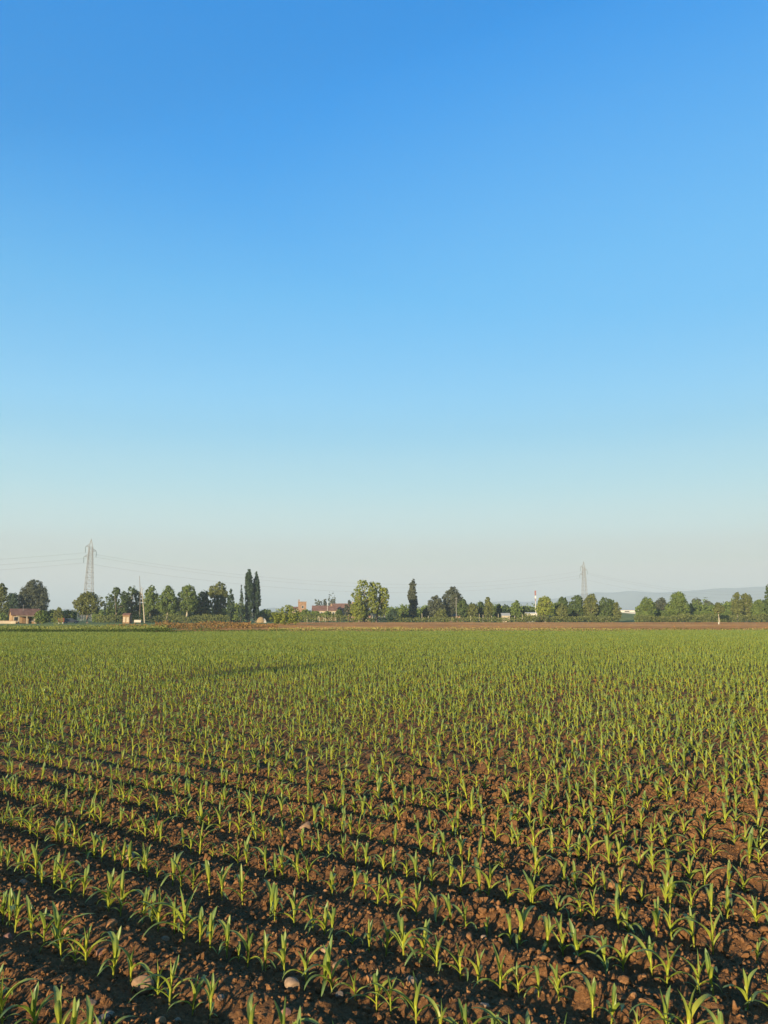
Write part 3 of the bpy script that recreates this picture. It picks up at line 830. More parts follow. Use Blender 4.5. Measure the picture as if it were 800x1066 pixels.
G1 = 'trees along the far edge of the field'
T = [
    # name, label, category, x, top, width, distance, shape, material, options
    ('leafy_tree', 'pale green tree cut by the left edge beside the house', 'tree', -1, 607, 20, 235, 'open', 'olive', {}),
    ('leafy_tree', 'small dark blue green tree directly behind the orange gable', 'tree', 13, 617, 15, 250, 'oval', 'blue', {}),
    ('broad_tree', 'large broad dark tree standing behind the house at the left', 'tree', 34, 603, 33, 255, 'broad', 'grey', dict(clear=0.12, clump=0.8)),
    ('bush', 'wide low green bush against the right end of the house', 'bush', 43, 635, 17, 199, 'bush', 'mid', {}),
    ('small_tree', 'small light green tree between the house and the pylon', 'tree', 61, 632, 10, 240, 'oval', 'olive', dict(clear=0.1)),
    ('bush', 'dull green bush behind the dark parked car', 'bush', 72, 635, 12, 255, 'bush', 'mid', {}),
    ('spreading_tree', 'dark spreading tree in front of the left pylon', 'tree', 91, 615.5, 30, 225, 'broad', 'olive', dict(clear=0.25, clump=0.9)),
    ('cypress', 'tiny dark cypress right of the spreading tree by the pylon', 'tree', 109, 628, 4.6, 245, 'cone', 'blue', dict(clear=0.04, limbs=False)),
    ('leafy_tree', 'ragged tree with a spiky top right of the tiny cypress', 'tree', 121, 611, 20, 250, 'open', 'dark', dict(clear=0.1)),
    ('leafy_tree', 'ragged tree with twin tops behind the small hut', 'tree', 137, 610, 22, 258, 'open', 'dark', dict(clear=0.1)),
    ('leafy_tree', 'full green tree right of the leaning pale trunk', 'tree', 157, 609, 22, 250, 'oval', 'mid', dict(bark='palebark', clear=0.13)),
    ('leafy_tree', 'rounded green tree with a pale trunk, midway in the dense row', 'tree', 174, 609.5, 22, 246, 'oval', 'mid', dict(bark='palebark', clear=0.13)),
    ('leafy_tree', 'fullest green tree of the dense row, left of the two-toned tree', 'tree', 195, 608, 22, 248, 'oval', 'mid', dict(bark='palebark', clear=0.18)),
    ('leafy_tree', 'lower round tree tucked beneath the two-toned tree', 'tree', 210, 614, 18, 256, 'round', 'dark', dict(clear=0.1)),
    ('round_tree', 'two-toned round tree, olive on top and dark below', 'tree', 226, 605.5, 22, 262, 'lean', 'olive', dict(clear=0.22, clump=0.8)),
    ('cypress', 'short double-tipped cypress left of the tall poplar pair', 'tree', 240, 613, 7.5, 250, 'column', 'blue', dict(clear=0.03, limbs=False)),
    ('cypress', 'slender pointed cypress just left of the tall poplar pair', 'tree', 251, 609, 6.5, 252, 'cone', 'blue', dict(clear=0.03, limbs=False)),
    ('poplar', 'taller left poplar of the dark poplar pair', 'tree', 258.7, 592.5, 8.6, 255, 'column', 'blue', dict(clear=0.02, limbs=False, dens=120, clump=2.2)),
    ('poplar', 'slightly shorter right poplar of the dark poplar pair', 'tree', 266.0, 595, 8.6, 257, 'column', 'blue', dict(clear=0.02, limbs=False, dens=120, clump=2.2)),
    ('bush', 'dark green bush behind the straw heap', 'bush', 277, 634, 18, 280, 'bush', 'mid', {}),
    ('bush', 'big sunlit yellow green bush nearest to the maize field', 'bush', 297, 629.5, 30, 165, 'bush', 'bright', dict(clear=0.05, leaf=0.12, dens=60)),
    ('bush', 'dark bush below the brick tower', 'bush', 318, 634, 14, 262, 'bush', 'mid', {}),
    ('small_tree', 'small leafy tree with thin trunk below the tiled roof, left one', 'tree', 328, 635.5, 14, 258, 'round', 'mid', dict(clear=0.4, bark='palebark')),
    ('small_tree', 'small leafy tree with thin trunk below the tiled roof, right one', 'tree', 341, 636, 13, 256, 'round', 'mid', dict(clear=0.4, bark='palebark')),
    ('small_tree', 'dark round tree in front of the pink farm wall', 'tree', 353, 634.5, 9, 256, 'round', 'dark', dict(clear=0.25)),
    ('small_tree', 'thin dull tree left of the bright green pair', 'tree', 364, 624.5, 10, 262, 'open', 'grey', dict(clear=0.15)),
    ('leafy_tree', 'bright sunlit tree, left of the bright green pair', 'tree', 379.5, 603.5, 27, 235, 'open', 'bright', dict(clear=0.08, clump=0.8, dens=44)),
    ('leafy_tree', 'bright sunlit tree, right of the bright green pair', 'tree', 392.5, 605.5, 25, 238, 'open', 'bright', dict(clear=0.03, clump=0.8, dens=44)),
    ('bush', 'tall light green shrub at the foot of the bright pair', 'bush', 374, 624, 14, 232, 'oval', 'bright', dict(clear=0.08)),
    ('bush', 'dark round bush right of the bright green pair', 'bush', 409, 634, 12, 262, 'bush', 'blue', {}),
    ('bush', 'green bush left of the lone poplar', 'bush', 420, 630.5, 14, 270, 'bush', 'mid', {}),
    ('poplar', 'lone grey green poplar standing apart at the centre', 'tree', 430.2, 602.5, 9.5, 262, 'column', 'grey', dict(clear=0.05, limbs=False, dens=120, clump=2.2)),
    ('bush', 'small dark bush right of the lone poplar', 'bush', 443, 633, 9, 268, 'bush', 'blue', {}),
    ('leafy_tree', 'dark rounded tree, left lobe of the central clump', 'tree', 454, 619.5, 20, 262, 'round', 'grey', dict(clear=0.12)),
    ('leafy_tree', 'tallest dark tree of the central clump', 'tree', 471, 610.5, 21, 266, 'round', 'grey', dict(clear=0.15)),
    ('leafy_tree', 'dark rounded tree, right end of the central clump', 'tree', 482, 623, 13, 262, 'round', 'dark', dict(clear=0.12)),
    ('bush', 'light green shrub below the central clump', 'bush', 459, 633, 14, 252, 'bush', 'olive', {}),
    ('small_tree', 'olive tree right of the central clump', 'tree', 492, 628, 12, 262, 'round', 'olive', dict(clear=0.12)),
    ('small_tree', 'dark low tree with a pointed top right of the central clump', 'tree', 500, 625.5, 11, 275, 'round', 'dark', {}),
    ('small_tree', 'light upright tree rising from the low tree belt', 'tree', 508, 621.5, 9, 258, 'oval', 'olive', {}),
    ('small_tree', 'low dark tree left of the pale shed roof', 'tree', 518, 629, 12, 268, 'round', 'dark', {}),
    ('small_tree', 'low blue green tree above the pale shed roof', 'tree', 527, 629, 11, 285, 'round', 'blue', {}),
    ('small_tree', 'pointed green tree left of the red and white mast', 'tree', 538, 625, 12, 268, 'oval', 'mid', {}),
    ('small_tree', 'low dark tree directly left of the white walled building', 'tree', 547, 631, 10, 272, 'round', 'dark', {}),
    ('round_tree', 'round light green tree right of the red and white mast', 'tree', 567.5, 620.5, 19, 250, 'oval', 'bright', dict(clear=0.14)),
    ('round_tree', 'dark domed tree left in the grove by the far pylon', 'tree', 585, 621, 16, 264, 'round', 'dark', {}),
    ('bush', 'lighter green bush in front of the dark domed tree', 'bush', 586, 628, 12, 250, 'oval', 'olive', {}),
    ('round_tree', 'dark round tree directly left of the far pylon foot', 'tree', 601, 619.5, 16, 262, 'round', 'dark', {}),
    ('round_tree', 'olive round tree hiding the far pylon foot', 'tree', 616, 618, 16, 260, 'round', 'olive', {}),
    ('round_tree', 'dark flat-topped tree at the right end of the grove', 'tree', 631, 621.5, 20, 262, 'broad', 'dark', {}),
    ('small_tree', 'thin pale green tree standing before the long white building', 'tree', 643, 627, 9, 258, 'oval', 'olive', {}),
    ('round_tree', 'dark tree left of the hedge, right of the long white building', 'tree', 674, 621, 21, 256, 'round', 'mid', dict(clear=0.1)),
    ('round_tree', 'dull tree between the dark tree and the tall hedge tree', 'tree', 689, 621.5, 16, 275, 'round', 'grey', {}),
    ('round_tree', 'tall full tree rising above the hedge', 'tree', 707, 615.5, 23, 256, 'round', 'mid', {}),
    ('small_tree', 'bluish tree far behind the hedge', 'tree', 725, 622, 16, 330, 'round', 'grey', {}),
    ('small_tree', 'low bluish tree far behind the hedge, further right', 'tree', 738, 625, 16, 320, 'round', 'grey', {}),
    ('small_tree', 'thin pale tree with a white trunk before the hedge', 'tree', 748.5, 627, 12, 236, 'oval', 'olive', dict(bark='palebark', clear=0.42)),
    ('small_tree', 'low grey tree behind the hedge near the light pair', 'tree', 759, 626, 14, 310, 'round', 'grey', {}),
    ('leafy_tree', 'light green tree, left of the pair near the right edge', 'tree', 768, 616.5, 14, 250, 'oval', 'olive', dict(bark='palebark', clear=0.13)),
    ('leafy_tree', 'light green tree, right of the pair near the right edge', 'tree', 778, 617.5, 15, 254, 'oval', 'olive', dict(bark='palebark', clear=0.13)),
    ('leafy_tree', 'green tree in front of the conifer at the right edge', 'tree', 791, 624, 16, 250, 'oval', 'mid', {}),
    ('conifer', 'tall dark conifer cut by the right edge', 'tree', 803, 606, 18, 262, 'cone', 'dark', dict(limbs=False)),
]
for (n_, lab, cat, px, top, wpx, d, sh, mt, op) in T:
    tree(n_, lab, cat, px, top, wpx, d, sh, mt, group=G1, **op)

# the narrow tree behind the photographer whose long shadow lies across the maize
L_ = 50.0
tx, ty = -3.5 + L_ * math.sin(R(SUN_AZ)), 28.0 + L_ * math.cos(R(SUN_AZ))
e = thing('slender_tree', 'slender young tree behind the camera shading a streak of maize', 'tree', (tx, ty, GZ), 0)
r = np.random.default_rng(5)
zt = L_ * math.tan(R(SUN_EL))
C, N = crown_points([(0, zt, 0.8, 0.75), (0.1, zt + 0.5, 0.5, 0.4)], r, 110, 5)
v, f = leaf_quads(C, N, 0.09 * r.uniform(0.6, 1.3, len(C)), r)
mb = MB(); mb.tube([(0, 0, 0), (0.05, 0, zt * 0.5), (0, 0, zt), (0, 0, zt + 1.0)], [0.06, 0.05, 0.035, 0.012], 8); mb.build('trunk', M['bark'], e, True)
link('crown', mesh_np('crown', v, f, M['mid']), e)

# hedge
e = thing('hedge', 'long dense dark green hedge under the trees at the right', 'hedge', (wx(719, 262), 262, GZ))
r = np.random.default_rng(31)
hl = wx(762, 262) - wx(678, 262); hh = wz(635.5, 262) - GZ; nn = 9000
px_ = r.uniform(-hl / 2, hl / 2, nn); tp = hh * (0.94 + 0.10 * vnoise(px_, px_ * 0, 2.2, 8) + 0.06 * vnoise(px_, px_ * 0, 0.7, 9))
cz_ = tp * np.sqrt(r.uniform(0, 1, nn)); yy_ = r.uniform(-1, 1, nn) * 1.1
v, f = leaf_quads(np.stack([px_, yy_, cz_], 1), np.stack([r.normal(0, .6, nn), yy_ + r.normal(0, .6, nn), (cz_ / hh) ** 4 + r.normal(0, .5, nn)], 1), 0.16 * r.uniform(0.6, 1.3, nn), r)
link('foliage', mesh_np('foliage', v, f, M['mid']), e)
mb = MB()
for i in range(28):
    x = -hl / 2 + hl * (i + 0.5) / 28; mb.tube([(x, 0, 0), (x + 0.1, 0, hh * 0.6)], [0.05, 0.02], 5)
mb.build('stems', M['bark'], e)


def brush(name, label, spans, mat, size, seed, upright=0.3):
    """Uncountable growth: spans are (x0, x1, top, distance, distance spread, number) in photo pixels and metres."""
    r = np.random.default_rng(seed); Cs, Ns = [], []
    for (x0, x1, top, d, sd_, nn) in spans:
        px = r.uniform(x0, x1, nn); dd = d + r.uniform(-sd_, sd_, nn)
        x = wx(px, dd); H = (wz(top, d) - GZ) * (0.72 + 0.55 * (vnoise(x, dd, 3.0, seed) + 0.5) * (0.6 + 0.8 * (vnoise(x, dd, 0.9, seed + 1) + 0.5)))
        z = GZ + H * r.uniform(0.02, 1, nn) ** 0.7
        Cs.append(np.stack([x, dd, z], 1)); Ns.append(r.normal(0, 1, (nn, 3)) * np.array([1, 1, upright]) + np.array([0, -0.4, 0.2]))
    C = np.concatenate(Cs); N = np.concatenate(Ns)
    v, f = leaf_quads(C, N, size * r.uniform(0.6, 1.4, len(C)), r)
    return tag(link(name, mesh_np(name, v, f, mat)), label, kind='stuff')


nn = 12000
yy = 97 + 130 * np.random.default_rng(12).uniform(0, 1, nn) ** 1.6; xx = np.random.default_rng(13).uniform(-27, 120, nn)
ok = (yy > edge_y(xx) + 1) & (np.abs(xx) < 0.62 * yy)
xx, yy = xx[ok], yy[ok]; r = np.random.default_rng(14)
cs_ = 0.03 + 0.08 * r.uniform(0, 1, len(xx)) ** 2
psrc = bpy.data.collections.new('ploughed_clod_sources')
for s in range(5):
    v_, f_ = lump(60 + s, 2, 0.22, 0.8, 3)
    psrc.objects.link(bpy.data.objects.new('ploughed_clod_source_%02d' % s, mesh_np('clod', v_, f_, M['ploughed'], False)))
scatter('ploughed_clods', 'large clods of turned earth on the ploughed strip', np.stack([xx, yy, GZ + 0.06 + cs_ * 0.4], 1), r.uniform(0, 6.28, (len(xx), 3)), cs_[:, None] * r.uniform(0.8, 1.3, (len(xx), 3)), r.integers(0, 5, len(xx)), psrc)

brush('undergrowth', 'dense dark undergrowth between the tree trunks',
      [(-8, 20, 638, 262, 6, 1700), (40, 80, 637.5, 262, 6, 2600), (96, 118, 636, 262, 6, 1700), (112, 250, 634, 272, 8, 9000), (236, 256, 630, 262, 4, 1600), (268, 330, 640, 285, 6, 2200), (402, 560, 633, 282, 8, 11000), (572, 642, 631, 272, 6, 5600), (662, 700, 636, 268, 5, 2400), (700, 815, 629, 275, 6, 9000)],
      M['mid'], 0.30, 3)
brush('light_undergrowth', 'patchy light green shrubs and tall grass along the tree line',
      [(100, 240, 640.5, 244, 6, 4600), (310, 366, 640.5, 250, 5, 1500), (366, 560, 643, 248, 6, 4600), (544, 562, 640.0, 250, 3, 1100), (560, 645, 641.5, 250, 4, 3000), (660, 700, 641, 250, 4, 1300), (698, 815, 640, 247, 4, 4200)],
      M['olive'], 0.17, 4)
brush('distant_treeline', 'hazy far-off line of woods behind the farm buildings',
      [(-60, 130, 636, 520, 20, 3000), (230, 330, 637.5, 560, 20, 2600), (330, 440, 636, 600, 20, 3000), (440, 640, 633.5, 560, 20, 6500), (640, 720, 636.5, 700, 20, 1500), (700, 860, 631.5, 560, 20, 5200)],
      M['grey'], 0.75, 5)
brush('distant_poplars', 'row of grey blue treetops above the tiled roofs', [(328, 336, 624, 480, 4, 260), (337, 340, 622.5, 480, 3, 240), (342, 349, 624, 480, 4, 320)], M['grey'], 0.5, 15)
brush('rusty_weeds', 'band of dry rust red weeds at the far edge of the maize', [(162, 262, 648, 122, 7, 3600), (112, 165, 650, 128, 6, 900), (255, 290, 649.5, 128, 6, 700)], M['rust'], 0.09, 6, 0.12)
brush('edge_weeds', 'low dark green weeds along the far edge of the maize', [(-20, 180, 654.8, 88.5, 1.2, 9000), (180, 300, 655, 93, 1.2, 2600), (300, 560, 654.6, 97, 1.5, 1800), (560, 830, 654.4, 101, 1.5, 1600)], M['weed'], 0.055, 7)
brush('green_verge_grass', 'light green grass tufts on the verge left of the rusty weeds', [(-20, 175, 651.5, 112, 14, 10000), (56, 66, 643.5, 150, 4, 500)], M['verge_green'], 0.065, 18, 0.1)
brush('verge_grass', 'dry yellow grass tufts along the far field edge', [(-20, 170, 653.0, 106, 9, 1300), (280, 420, 653.2, 106, 3, 2600), (420, 620, 653.6, 108, 4, 1500), (420, 820, 654.6, 103, 2, 3000)], M['straw'], 0.065, 8, 0.1)

# ------------------------------------------------------------------ pylons and lines


def pylon(label, px, top, d, rz):
    H = wz(top, d) - GZ; x = wx(px, d)
    e = thing('steel_pylon', label, 'pylon', (x, d, GZ), rz, 'power line pylons')
    mb = MB(); body = H * 0.90
    def half(z):
        q = z / body
        return 2.05 * (1 - q) + 0.66 * q if q < 1 else 0.66 * max(0, (H - z) / (H - body))
    lv = [0]; z = 0
    while z < body - 0.9:
        z += max(1.3, half(z) * 1.75); lv.append(min(z, body))
    lv[-1] = body
    for a, b in zip(lv[:-1], lv[1:]):
        ha, hb = half(a), half(b)
        ca = [(-ha, -ha), (ha, -ha), (ha, ha), (-ha, ha)]; cbn = [(-hb, -hb), (hb, -hb), (hb, hb), (-hb, hb)]
        for i in range(4):
            j = (i + 1) % 4
            mb.bar((*ca[i], a), (*cbn[i], b), 0.10, 0.09, 4)
            mb.bar((*ca[i], a), (*cbn[j], b), 0.045, None, 4); mb.bar((*ca[j], a), (*cbn[i], b), 0.04, None, 4)
            mb.bar((*cbn[i], b), (*cbn[j], b), 0.04, None, 4)
    for i, (sx, sy) in enumerate(((-1, -1), (1, -1), (1, 1), (-1, 1))):
        mb.bar((sx * 0.66, sy * 0.66, body), (0, 0, H), 0.09, 0.07, 4)
    mb.build('lattice_tower', M['steel'], e)
    att = []
    for (side, zf, ln) in ((-1, 0.90, 1.5), (1, 0.845, 1.5), (-1, 0.775, 1.8)):
        z = H * zf; hb = half(z); mb = MB(); tip = Vector((side * (hb + ln), 0, z + 0.15))
        for sy in (-1, 1):
            mb.bar((side * hb, sy * hb, z), tip, 0.07, 0.06, 4)
            mb.bar((side * hb, sy * hb, z + 1.1), tip, 0.06, 0.05, 4)
        for q in (0.35, 0.65):
            a = Vector((side * hb, 0, z + 1.1)).lerp(tip, q); b = Vector((side * hb, 0, z)).lerp(tip, q); mb.bar(a, b, 0.04, None, 4)
        arm = mb.build('cross_arm', M['steel'], e)
        mb = MB(); mb.bar(tip, tip - Vector((0, 0, 2.6)), 0.05, None, 6)
        for q in range(9):
            zc = 0.35 + q * 0.24; mb.bar(tip - Vector((0, 0, zc)), tip - Vector((0, 0, zc + 0.10)), 0.17, 0.12, 8)
        mb.build('insulator', M['glassy'], arm)
        p = Matrix.Rotation(rz, 4, 'Z') @ (tip - Vector((0, 0, 2.6))); att.append(Vector((x, d, GZ)) + p)
    att.append(Vector((x, d, GZ + H)))
    return e, att


D1, D2 = 330.0, 500.0
X1, X2 = wx(91, D1), wx(609.5, D2)
RZL = 0.10
e1, a1 = pylon('tall lattice pylon at the left, above the spreading tree', 91.5, 560.5, D1, RZL)
e2, a2 = pylon('fainter lattice pylon at the right, behind the grove', 609.5, 584.5, D2, RZL)
stepv = Vector((X2 - X1, D2 - D1, 0))
names = ['left upper arm', 'right arm', 'left lower arm', 'peak']


def cable(label, a, b, sag, r_):
    mb = MB(); n = 40
    pts = [a.lerp(b, i / n) - Vector((0, 0, 4 * sag * (i / n) * (1 - i / n))) for i in range(n + 1)]
    mb.tube(pts, [r_] * (n + 1), 5)
    tag(mb.build('power_line', M['wire']), label, 'power line', 'overhead power lines')


for i, nm in enumerate(names):
    s_ = 10.5 if i < 3 else 8.5
    if i < 3:
        cable('thin wire sagging from the left pylon\'s %s to the left edge' % nm, a1[i] - stepv, a1[i], s_, 0.026)
        cable('thin wire sagging between the two pylons from the %s' % nm, a1[i], a2[i], s_, 0.026)
        cable('thin wire running off right from the far pylon\'s %s' % nm, a2[i], a2[i] + stepv, s_, 0.026)

# ------------------------------------------------------------------ buildings


def gable_house(e, L, Wd, eave, ridge, wallm, roofm, over=0.25, name='roof'):
    """Long side faces -y; gables at both ends."""
    mb = MB()
    a = [(-L / 2, -Wd / 2), (L / 2, -Wd / 2), (L / 2, Wd / 2), (-L / 2, Wd / 2)]
    mb.quad((*a[0], 0), (*a[1], 0), (*a[1], eave), (*a[0], eave)); mb.quad((*a[2], 0), (*a[3], 0), (*a[3], eave), (*a[2], eave))
    for sx in (-1, 1):
        x = sx * L / 2
        mb.poly([(x, -Wd / 2, 0), (x, Wd / 2, 0), (x, Wd / 2, eave), (x, 0, ridge), (x, -Wd / 2, eave)][::-sx])
    mb.build('wall', wallm, e)
    mb = MB(); t_ = 0.16; sl = (ridge - eave) / (Wd / 2)
    for sy in (-1, 1):
        y1 = sy * (Wd / 2 + over); z1 = eave - sl * over
        lo, hi = -L / 2 - over, L / 2 + over
        p = [(lo, 0, ridge + 0.02), (hi, 0, ridge + 0.02), (hi, y1, z1 + 0.02), (lo, y1, z1 + 0.02)]
        q = [(x, y, z + t_) for x, y, z in p]
        mb.poly(p if sy > 0 else p[::-1]); mb.poly(q[::-1] if sy > 0 else q)
        for i in range(4):
            j = (i + 1) % 4; mb.quad(p[i], p[j], q[j], q[i])
    return mb.build(name, roofm, e)


def window(e, x, y, z, w_, h_, name='window', mat='window'):
    mb = MB(); mb.box(x - w_ / 2, x + w_ / 2, y - 0.03, y + 0.05, z, z + h_); o = mb.build(name, M[mat], e)
    mb = MB()
    for (a, b, c_, d_) in ((-w_ / 2 - .08, -w_ / 2, 0, h_), (w_ / 2, w_ / 2 + .08, 0, h_), (-w_ / 2 - .08, w_ / 2 + .08, h_, h_ + .08), (-w_ / 2 - .12, w_ / 2 + .12, -.1, 0)):
        mb.box(x + a, x + b, y - 0.06, y + 0.02, z + c_, z + d_)
    mb.build('frame', M['whitepaint'], o)
    return o


# house at the left
d = 206.0; s = d / FH
e = thing('house', 'small house with orange gable, red tiled roof and white porch posts', 'house', (wx(26, d), d, GZ), R(32))
L, Wd = 6.6, 4.6; ev, rg = wz(640.2, d) - GZ, wz(634.4, d) - GZ
rf = gable_house(e, L, Wd, ev, rg, M['orange_wall'], M['tile'])
for x in (-1.9, 0.0, 1.9):
    mb = MB(); mb.box(x - 0.14, x + 0.14, -Wd / 2 - 1.75, -Wd / 2 - 1.47, 0, ev - 0.35); mb.build('porch_post', M['cream_wall'], e)
mb = MB(); mb.box(-2.3, 2.9, -Wd / 2 - 1.9, -Wd / 2 - 0.04, ev - 0.34, ev - 0.2); mb.build('porch_roof', M['cream_wall'], e)
mb = MB(); mb.box(-0.9, -0.1, -Wd / 2 - 0.05, -Wd / 2 + 0.03, 0.02, 1.9); o = mb.build('door', M['wood'], e)
mb = MB(); mb.box(-0.25, -0.18, -Wd / 2 - 0.09, -Wd / 2 - 0.05, 0.9, 1.02); mb.build('handle', M['steel'], o)
window(e, 1.2, -Wd / 2, 0.75, 1.0, 1.0); window(e, 2.5, -Wd / 2, 0.75, 0.7, 1.0); window(e, -2.3, -Wd / 2, 0.75, 0.9, 1.0)
mb = MB(); mb.bar((-0.6, -Wd / 4, ev), (-0.6, -Wd / 4, rg + 1.2), 0.05, 0.04, 6); mb.bar((-1.0, -Wd / 4, rg + 1.0), (-0.2, -Wd / 4, rg + 1.0), 0.025, None, 5); mb.build('aerial', M['steel'], e)
d = 200.0
e = thing('garden_wall', 'low pale garden wall left of the house', 'wall', (wx(6, d), d, GZ), R(4))
mb = MB(); mb.box(-2.6, 2.6, -0.12, 0.12, 0, 0.75); mb.build('wall_body', M['cream_wall'], e)
mb = MB(); mb.box(-2.66, 2.66, -0.17, 0.17, 0.753, 0.85); mb.build('coping', M['pink_wall'], e)

# farm trailer and car by the small tree
d = 200.0
e = thing('farm_trailer', 'rust brown farm trailer parked left of the spreading tree', 'trailer', (wx(64.5, d), d, GZ), R(12))
mb = MB(); mb.box(-0.75, 0.75, -0.6, 0.6, 0.5, 0.58); mb.box(-0.75, 0.75, -0.6, -0.54, 0.582, 1.5); mb.box(-0.75, 0.75, 0.54, 0.6, 0.582, 1.5); mb.box(-0.75, -0.69, -0.538, 0.538, 0.582, 1.5); mb.box(0.69, 0.75, -0.538, 0.538, 0.582, 1.5)
mb.build('cargo_box', M['rustmetal'], e)
for x in (-0.45, 0.45):
    mb = MB(); mb.bar((x, -0.72, 0.27), (x, -0.62, 0.27), 0.27, None, 14); o = mb.build('wheel', M['rubber'], e)
    mb = MB(); mb.bar((x, -0.75, 0.27), (x, -0.722, 0.27), 0.13, None, 10); mb.build('rim', M['whitepaint'], o)
mb = MB(); mb.bar((-0.75, 0, 0.5), (-1.6, 0, 0.45), 0.05, None, 6); mb.build('drawbar', M['rustmetal'], e)


def parked_car(label, x, d, rz):
    e = thing('parked_car', label, 'car', (x, d, GZ), rz)
    pr = [(-1.9, 0.35), (-1.92, 0.75), (-1.75, 0.95), (-1.35, 1.40), (0.35, 1.42), (0.95, 0.95), (1.75, 0.80), (1.92, 0.6), (1.9, 0.35)]
    mb = MB(); k = len(pr)
    for sy in (-1, 1):
        mb.v += [(x_, sy * (0.78 if z_ < 1 else 0.62), z_) for x_, z_ in pr]
    for i in range(k):
        j = (i + 1) % k; mb.f.append((i, j, k + j, k + i))
    mb.f.append(tuple(range(k))[::-1]); mb.f.append(tuple(k + i for i in range(k)))
    mb.build('body', M['navy'], e)
    for sy in (-1, 1):
        mb = MB(); mb.quad((-1.25, sy * 0.73, 1.0), (0.75, sy * 0.73, 1.0), (0.30, sy * 0.665, 1.34), (-1.18, sy * 0.665, 1.34)); mb.build('side_window', M['window'], e)
    for x_ in (-1.2, 1.2):
        for sy in (-1, 1):
            mb = MB(); mb.bar((x_, sy * 0.66, 0.31), (x_, sy * 0.82, 0.31), 0.31, None, 16); o = mb.build('wheel', M['rubber'], e)
            mb = MB(); mb.bar((x_, sy * 0.822, 0.31), (x_, sy * 0.84, 0.31), 0.17, None, 10); mb.build('rim', M['whitepaint'], o)
    for sy in (-0.5, 0.5):
        mb = MB(); mb.box(1.88, 1.94, sy - 0.14, sy + 0.14, 0.58, 0.70); mb.build('headlight', M['whitepaint'], e)


parked_car('dark blue parked car left of the spreading tree', wx(74.5, 205), 205, R(18))

# hut with white doors, low tank
d = 215.0; s = d / FH
e = thing('hut', 'small wooden hut with two sunlit cream doors below the ragged trees', 'hut', (wx(133, d), d, GZ), R(-6))
gable_house(e, 1.9, 1.6, wz(640.4, d) - GZ, wz(639.0, d) - GZ, M['wood'], M['tile'], 0.12)
for x in (-0.46, 0.46):
    mb = MB(); mb.box(x - 0.33, x + 0.33, -0.87, -0.803, 0.35, 1.72); o = mb.build('door', M['cream_wall'], e)
    mb = MB(); mb.box(x + 0.2, x + 0.26, -0.92, -0.872, 1.0, 1.1); mb.build('handle', M['steel'], o)
e = thing('trough', 'low pale water trough right of the small hut', 'trough', (wx(144, d), d, GZ), 0)
mb = MB(); mb.box(-0.9, 0.9, -0.4, -0.34, 0.3, 0.95); mb.box(-0.9, 0.9, 0.34, 0.4, 0.3, 0.95); mb.box(-0.9, -0.84, -0.338, 0.338, 0.3, 0.95); mb.box(0.84, 0.9, -0.338, 0.338, 0.3, 0.95); mb.box(-0.838, 0.838, -0.338, 0.338, 0.3, 0.36)
mb.build('basin', M['sheet'], e)
for x in (-0.7, 0.7):
    mb = MB(); mb.box(x - 0.08, x + 0.08, -0.3, 0.3, 0, 0.298); mb.build('leg', M['wood'], e)

# leaning pale trunk and bare pole
d = 236.0; s = d / FH
e = thing('leaning_trunk', 'bare pale trunk leaning left before the dense row of trees', 'dead tree', (wx(151, d), d, GZ))
mb = MB(); hx = -4.5 * s; H = wz(611, d) - GZ
mb.tube([(0, 0, 0), (hx * 0.3, 0, H * 0.35), (hx * 0.75, 0, H * 0.75), (hx, 0, H)], [0.2, 0.17, 0.12, 0.07], 7)
for q, dx in ((0.6, 0.9), (0.78, -0.8), (0.9, 0.7)):
    mb.tube([(hx * q, 0, H * q), (hx * q + dx, 0.1, H * q + 0.8)], [0.06, 0.02], 5)
mb.build('trunk', M['palebark'], e, True)
e = thing('bare_pole', 'thin grey bare pole rising above the ragged trees', 'pole', (wx(145.5, 250), 250, GZ))
mb = MB(); H = wz(599.5, 250) - GZ; mb.tube([(0.1, 0, 0), (0, 0, H * 0.6), (-0.5, 0, H)], [0.13, 0.11, 0.05], 7)
mb.build('shaft', M['bark'], e)

# straw heap
d = 235.0
e = thing('straw_heap', 'rounded tan straw heap right of the tall poplars', 'straw heap', (wx(272, d), d, GZ))
v_, f_ = lump(77, 4, 0.05, 1.0)
v_ = v_ * np.array([1.3, 1.2, 1.75]); v_[:, 2] = np.maximum(v_[:, 2], 0)
link('straw', mesh_np('straw', v_, f_, M['strawbale'], True), e)
mb = MB(); mb.quad((0.95, -1.15, 0.02), (1.75, -0.9, 0.02), (1.42, -0.6, 0.95), (1.0, -0.98, 0.75)); mb.quad((1.0, -0.98, 0.75), (1.42, -0.6, 0.95), (0.95, 0.1, 1.35), (0.6, -0.6, 1.35)); mb.build('cover_sheet', M['sheet'], e)

# farm: tower, annex, two tiled wings
d = 330.0; s = d / FH
e = thing('brick_tower', 'square orange brick tower house above the dark bush', 'tower', (wx(314.7, d), d, GZ), R(14))
tw = 3.0; th = wz(627, d) - GZ
mb = MB(); mb.box(-tw / 2, tw / 2, -tw / 2, tw / 2, 0, th); mb.build('wall', M['brick'], e)
mb = MB(); mb.box(-tw / 2 - .15, tw / 2 + .15, -tw / 2 - .15, tw / 2 + .15, th + .003, th + .22); mb.build('cornice', M['pink_wall'], e)
mb = MB(); mb.box(-tw / 2 - .05, -tw / 2 + .35, -.3, .3, th + .223, th + 1.1); mb.build('chimney', M['brick'], e)
for z in (0.38, 0.68): window(e, 0.0, -tw / 2, th * z, 0.7, 0.9)
e = thing('annex', 'small cream building with a dark window left of the brick tower', 'building', (wx(307, d), d + 4, GZ), R(8))
gable_house(e, 3.0, 3.0, wz(634.5, d) - GZ, wz(632, d) - GZ, M['cream_wall'], M['tile'], 0.15)
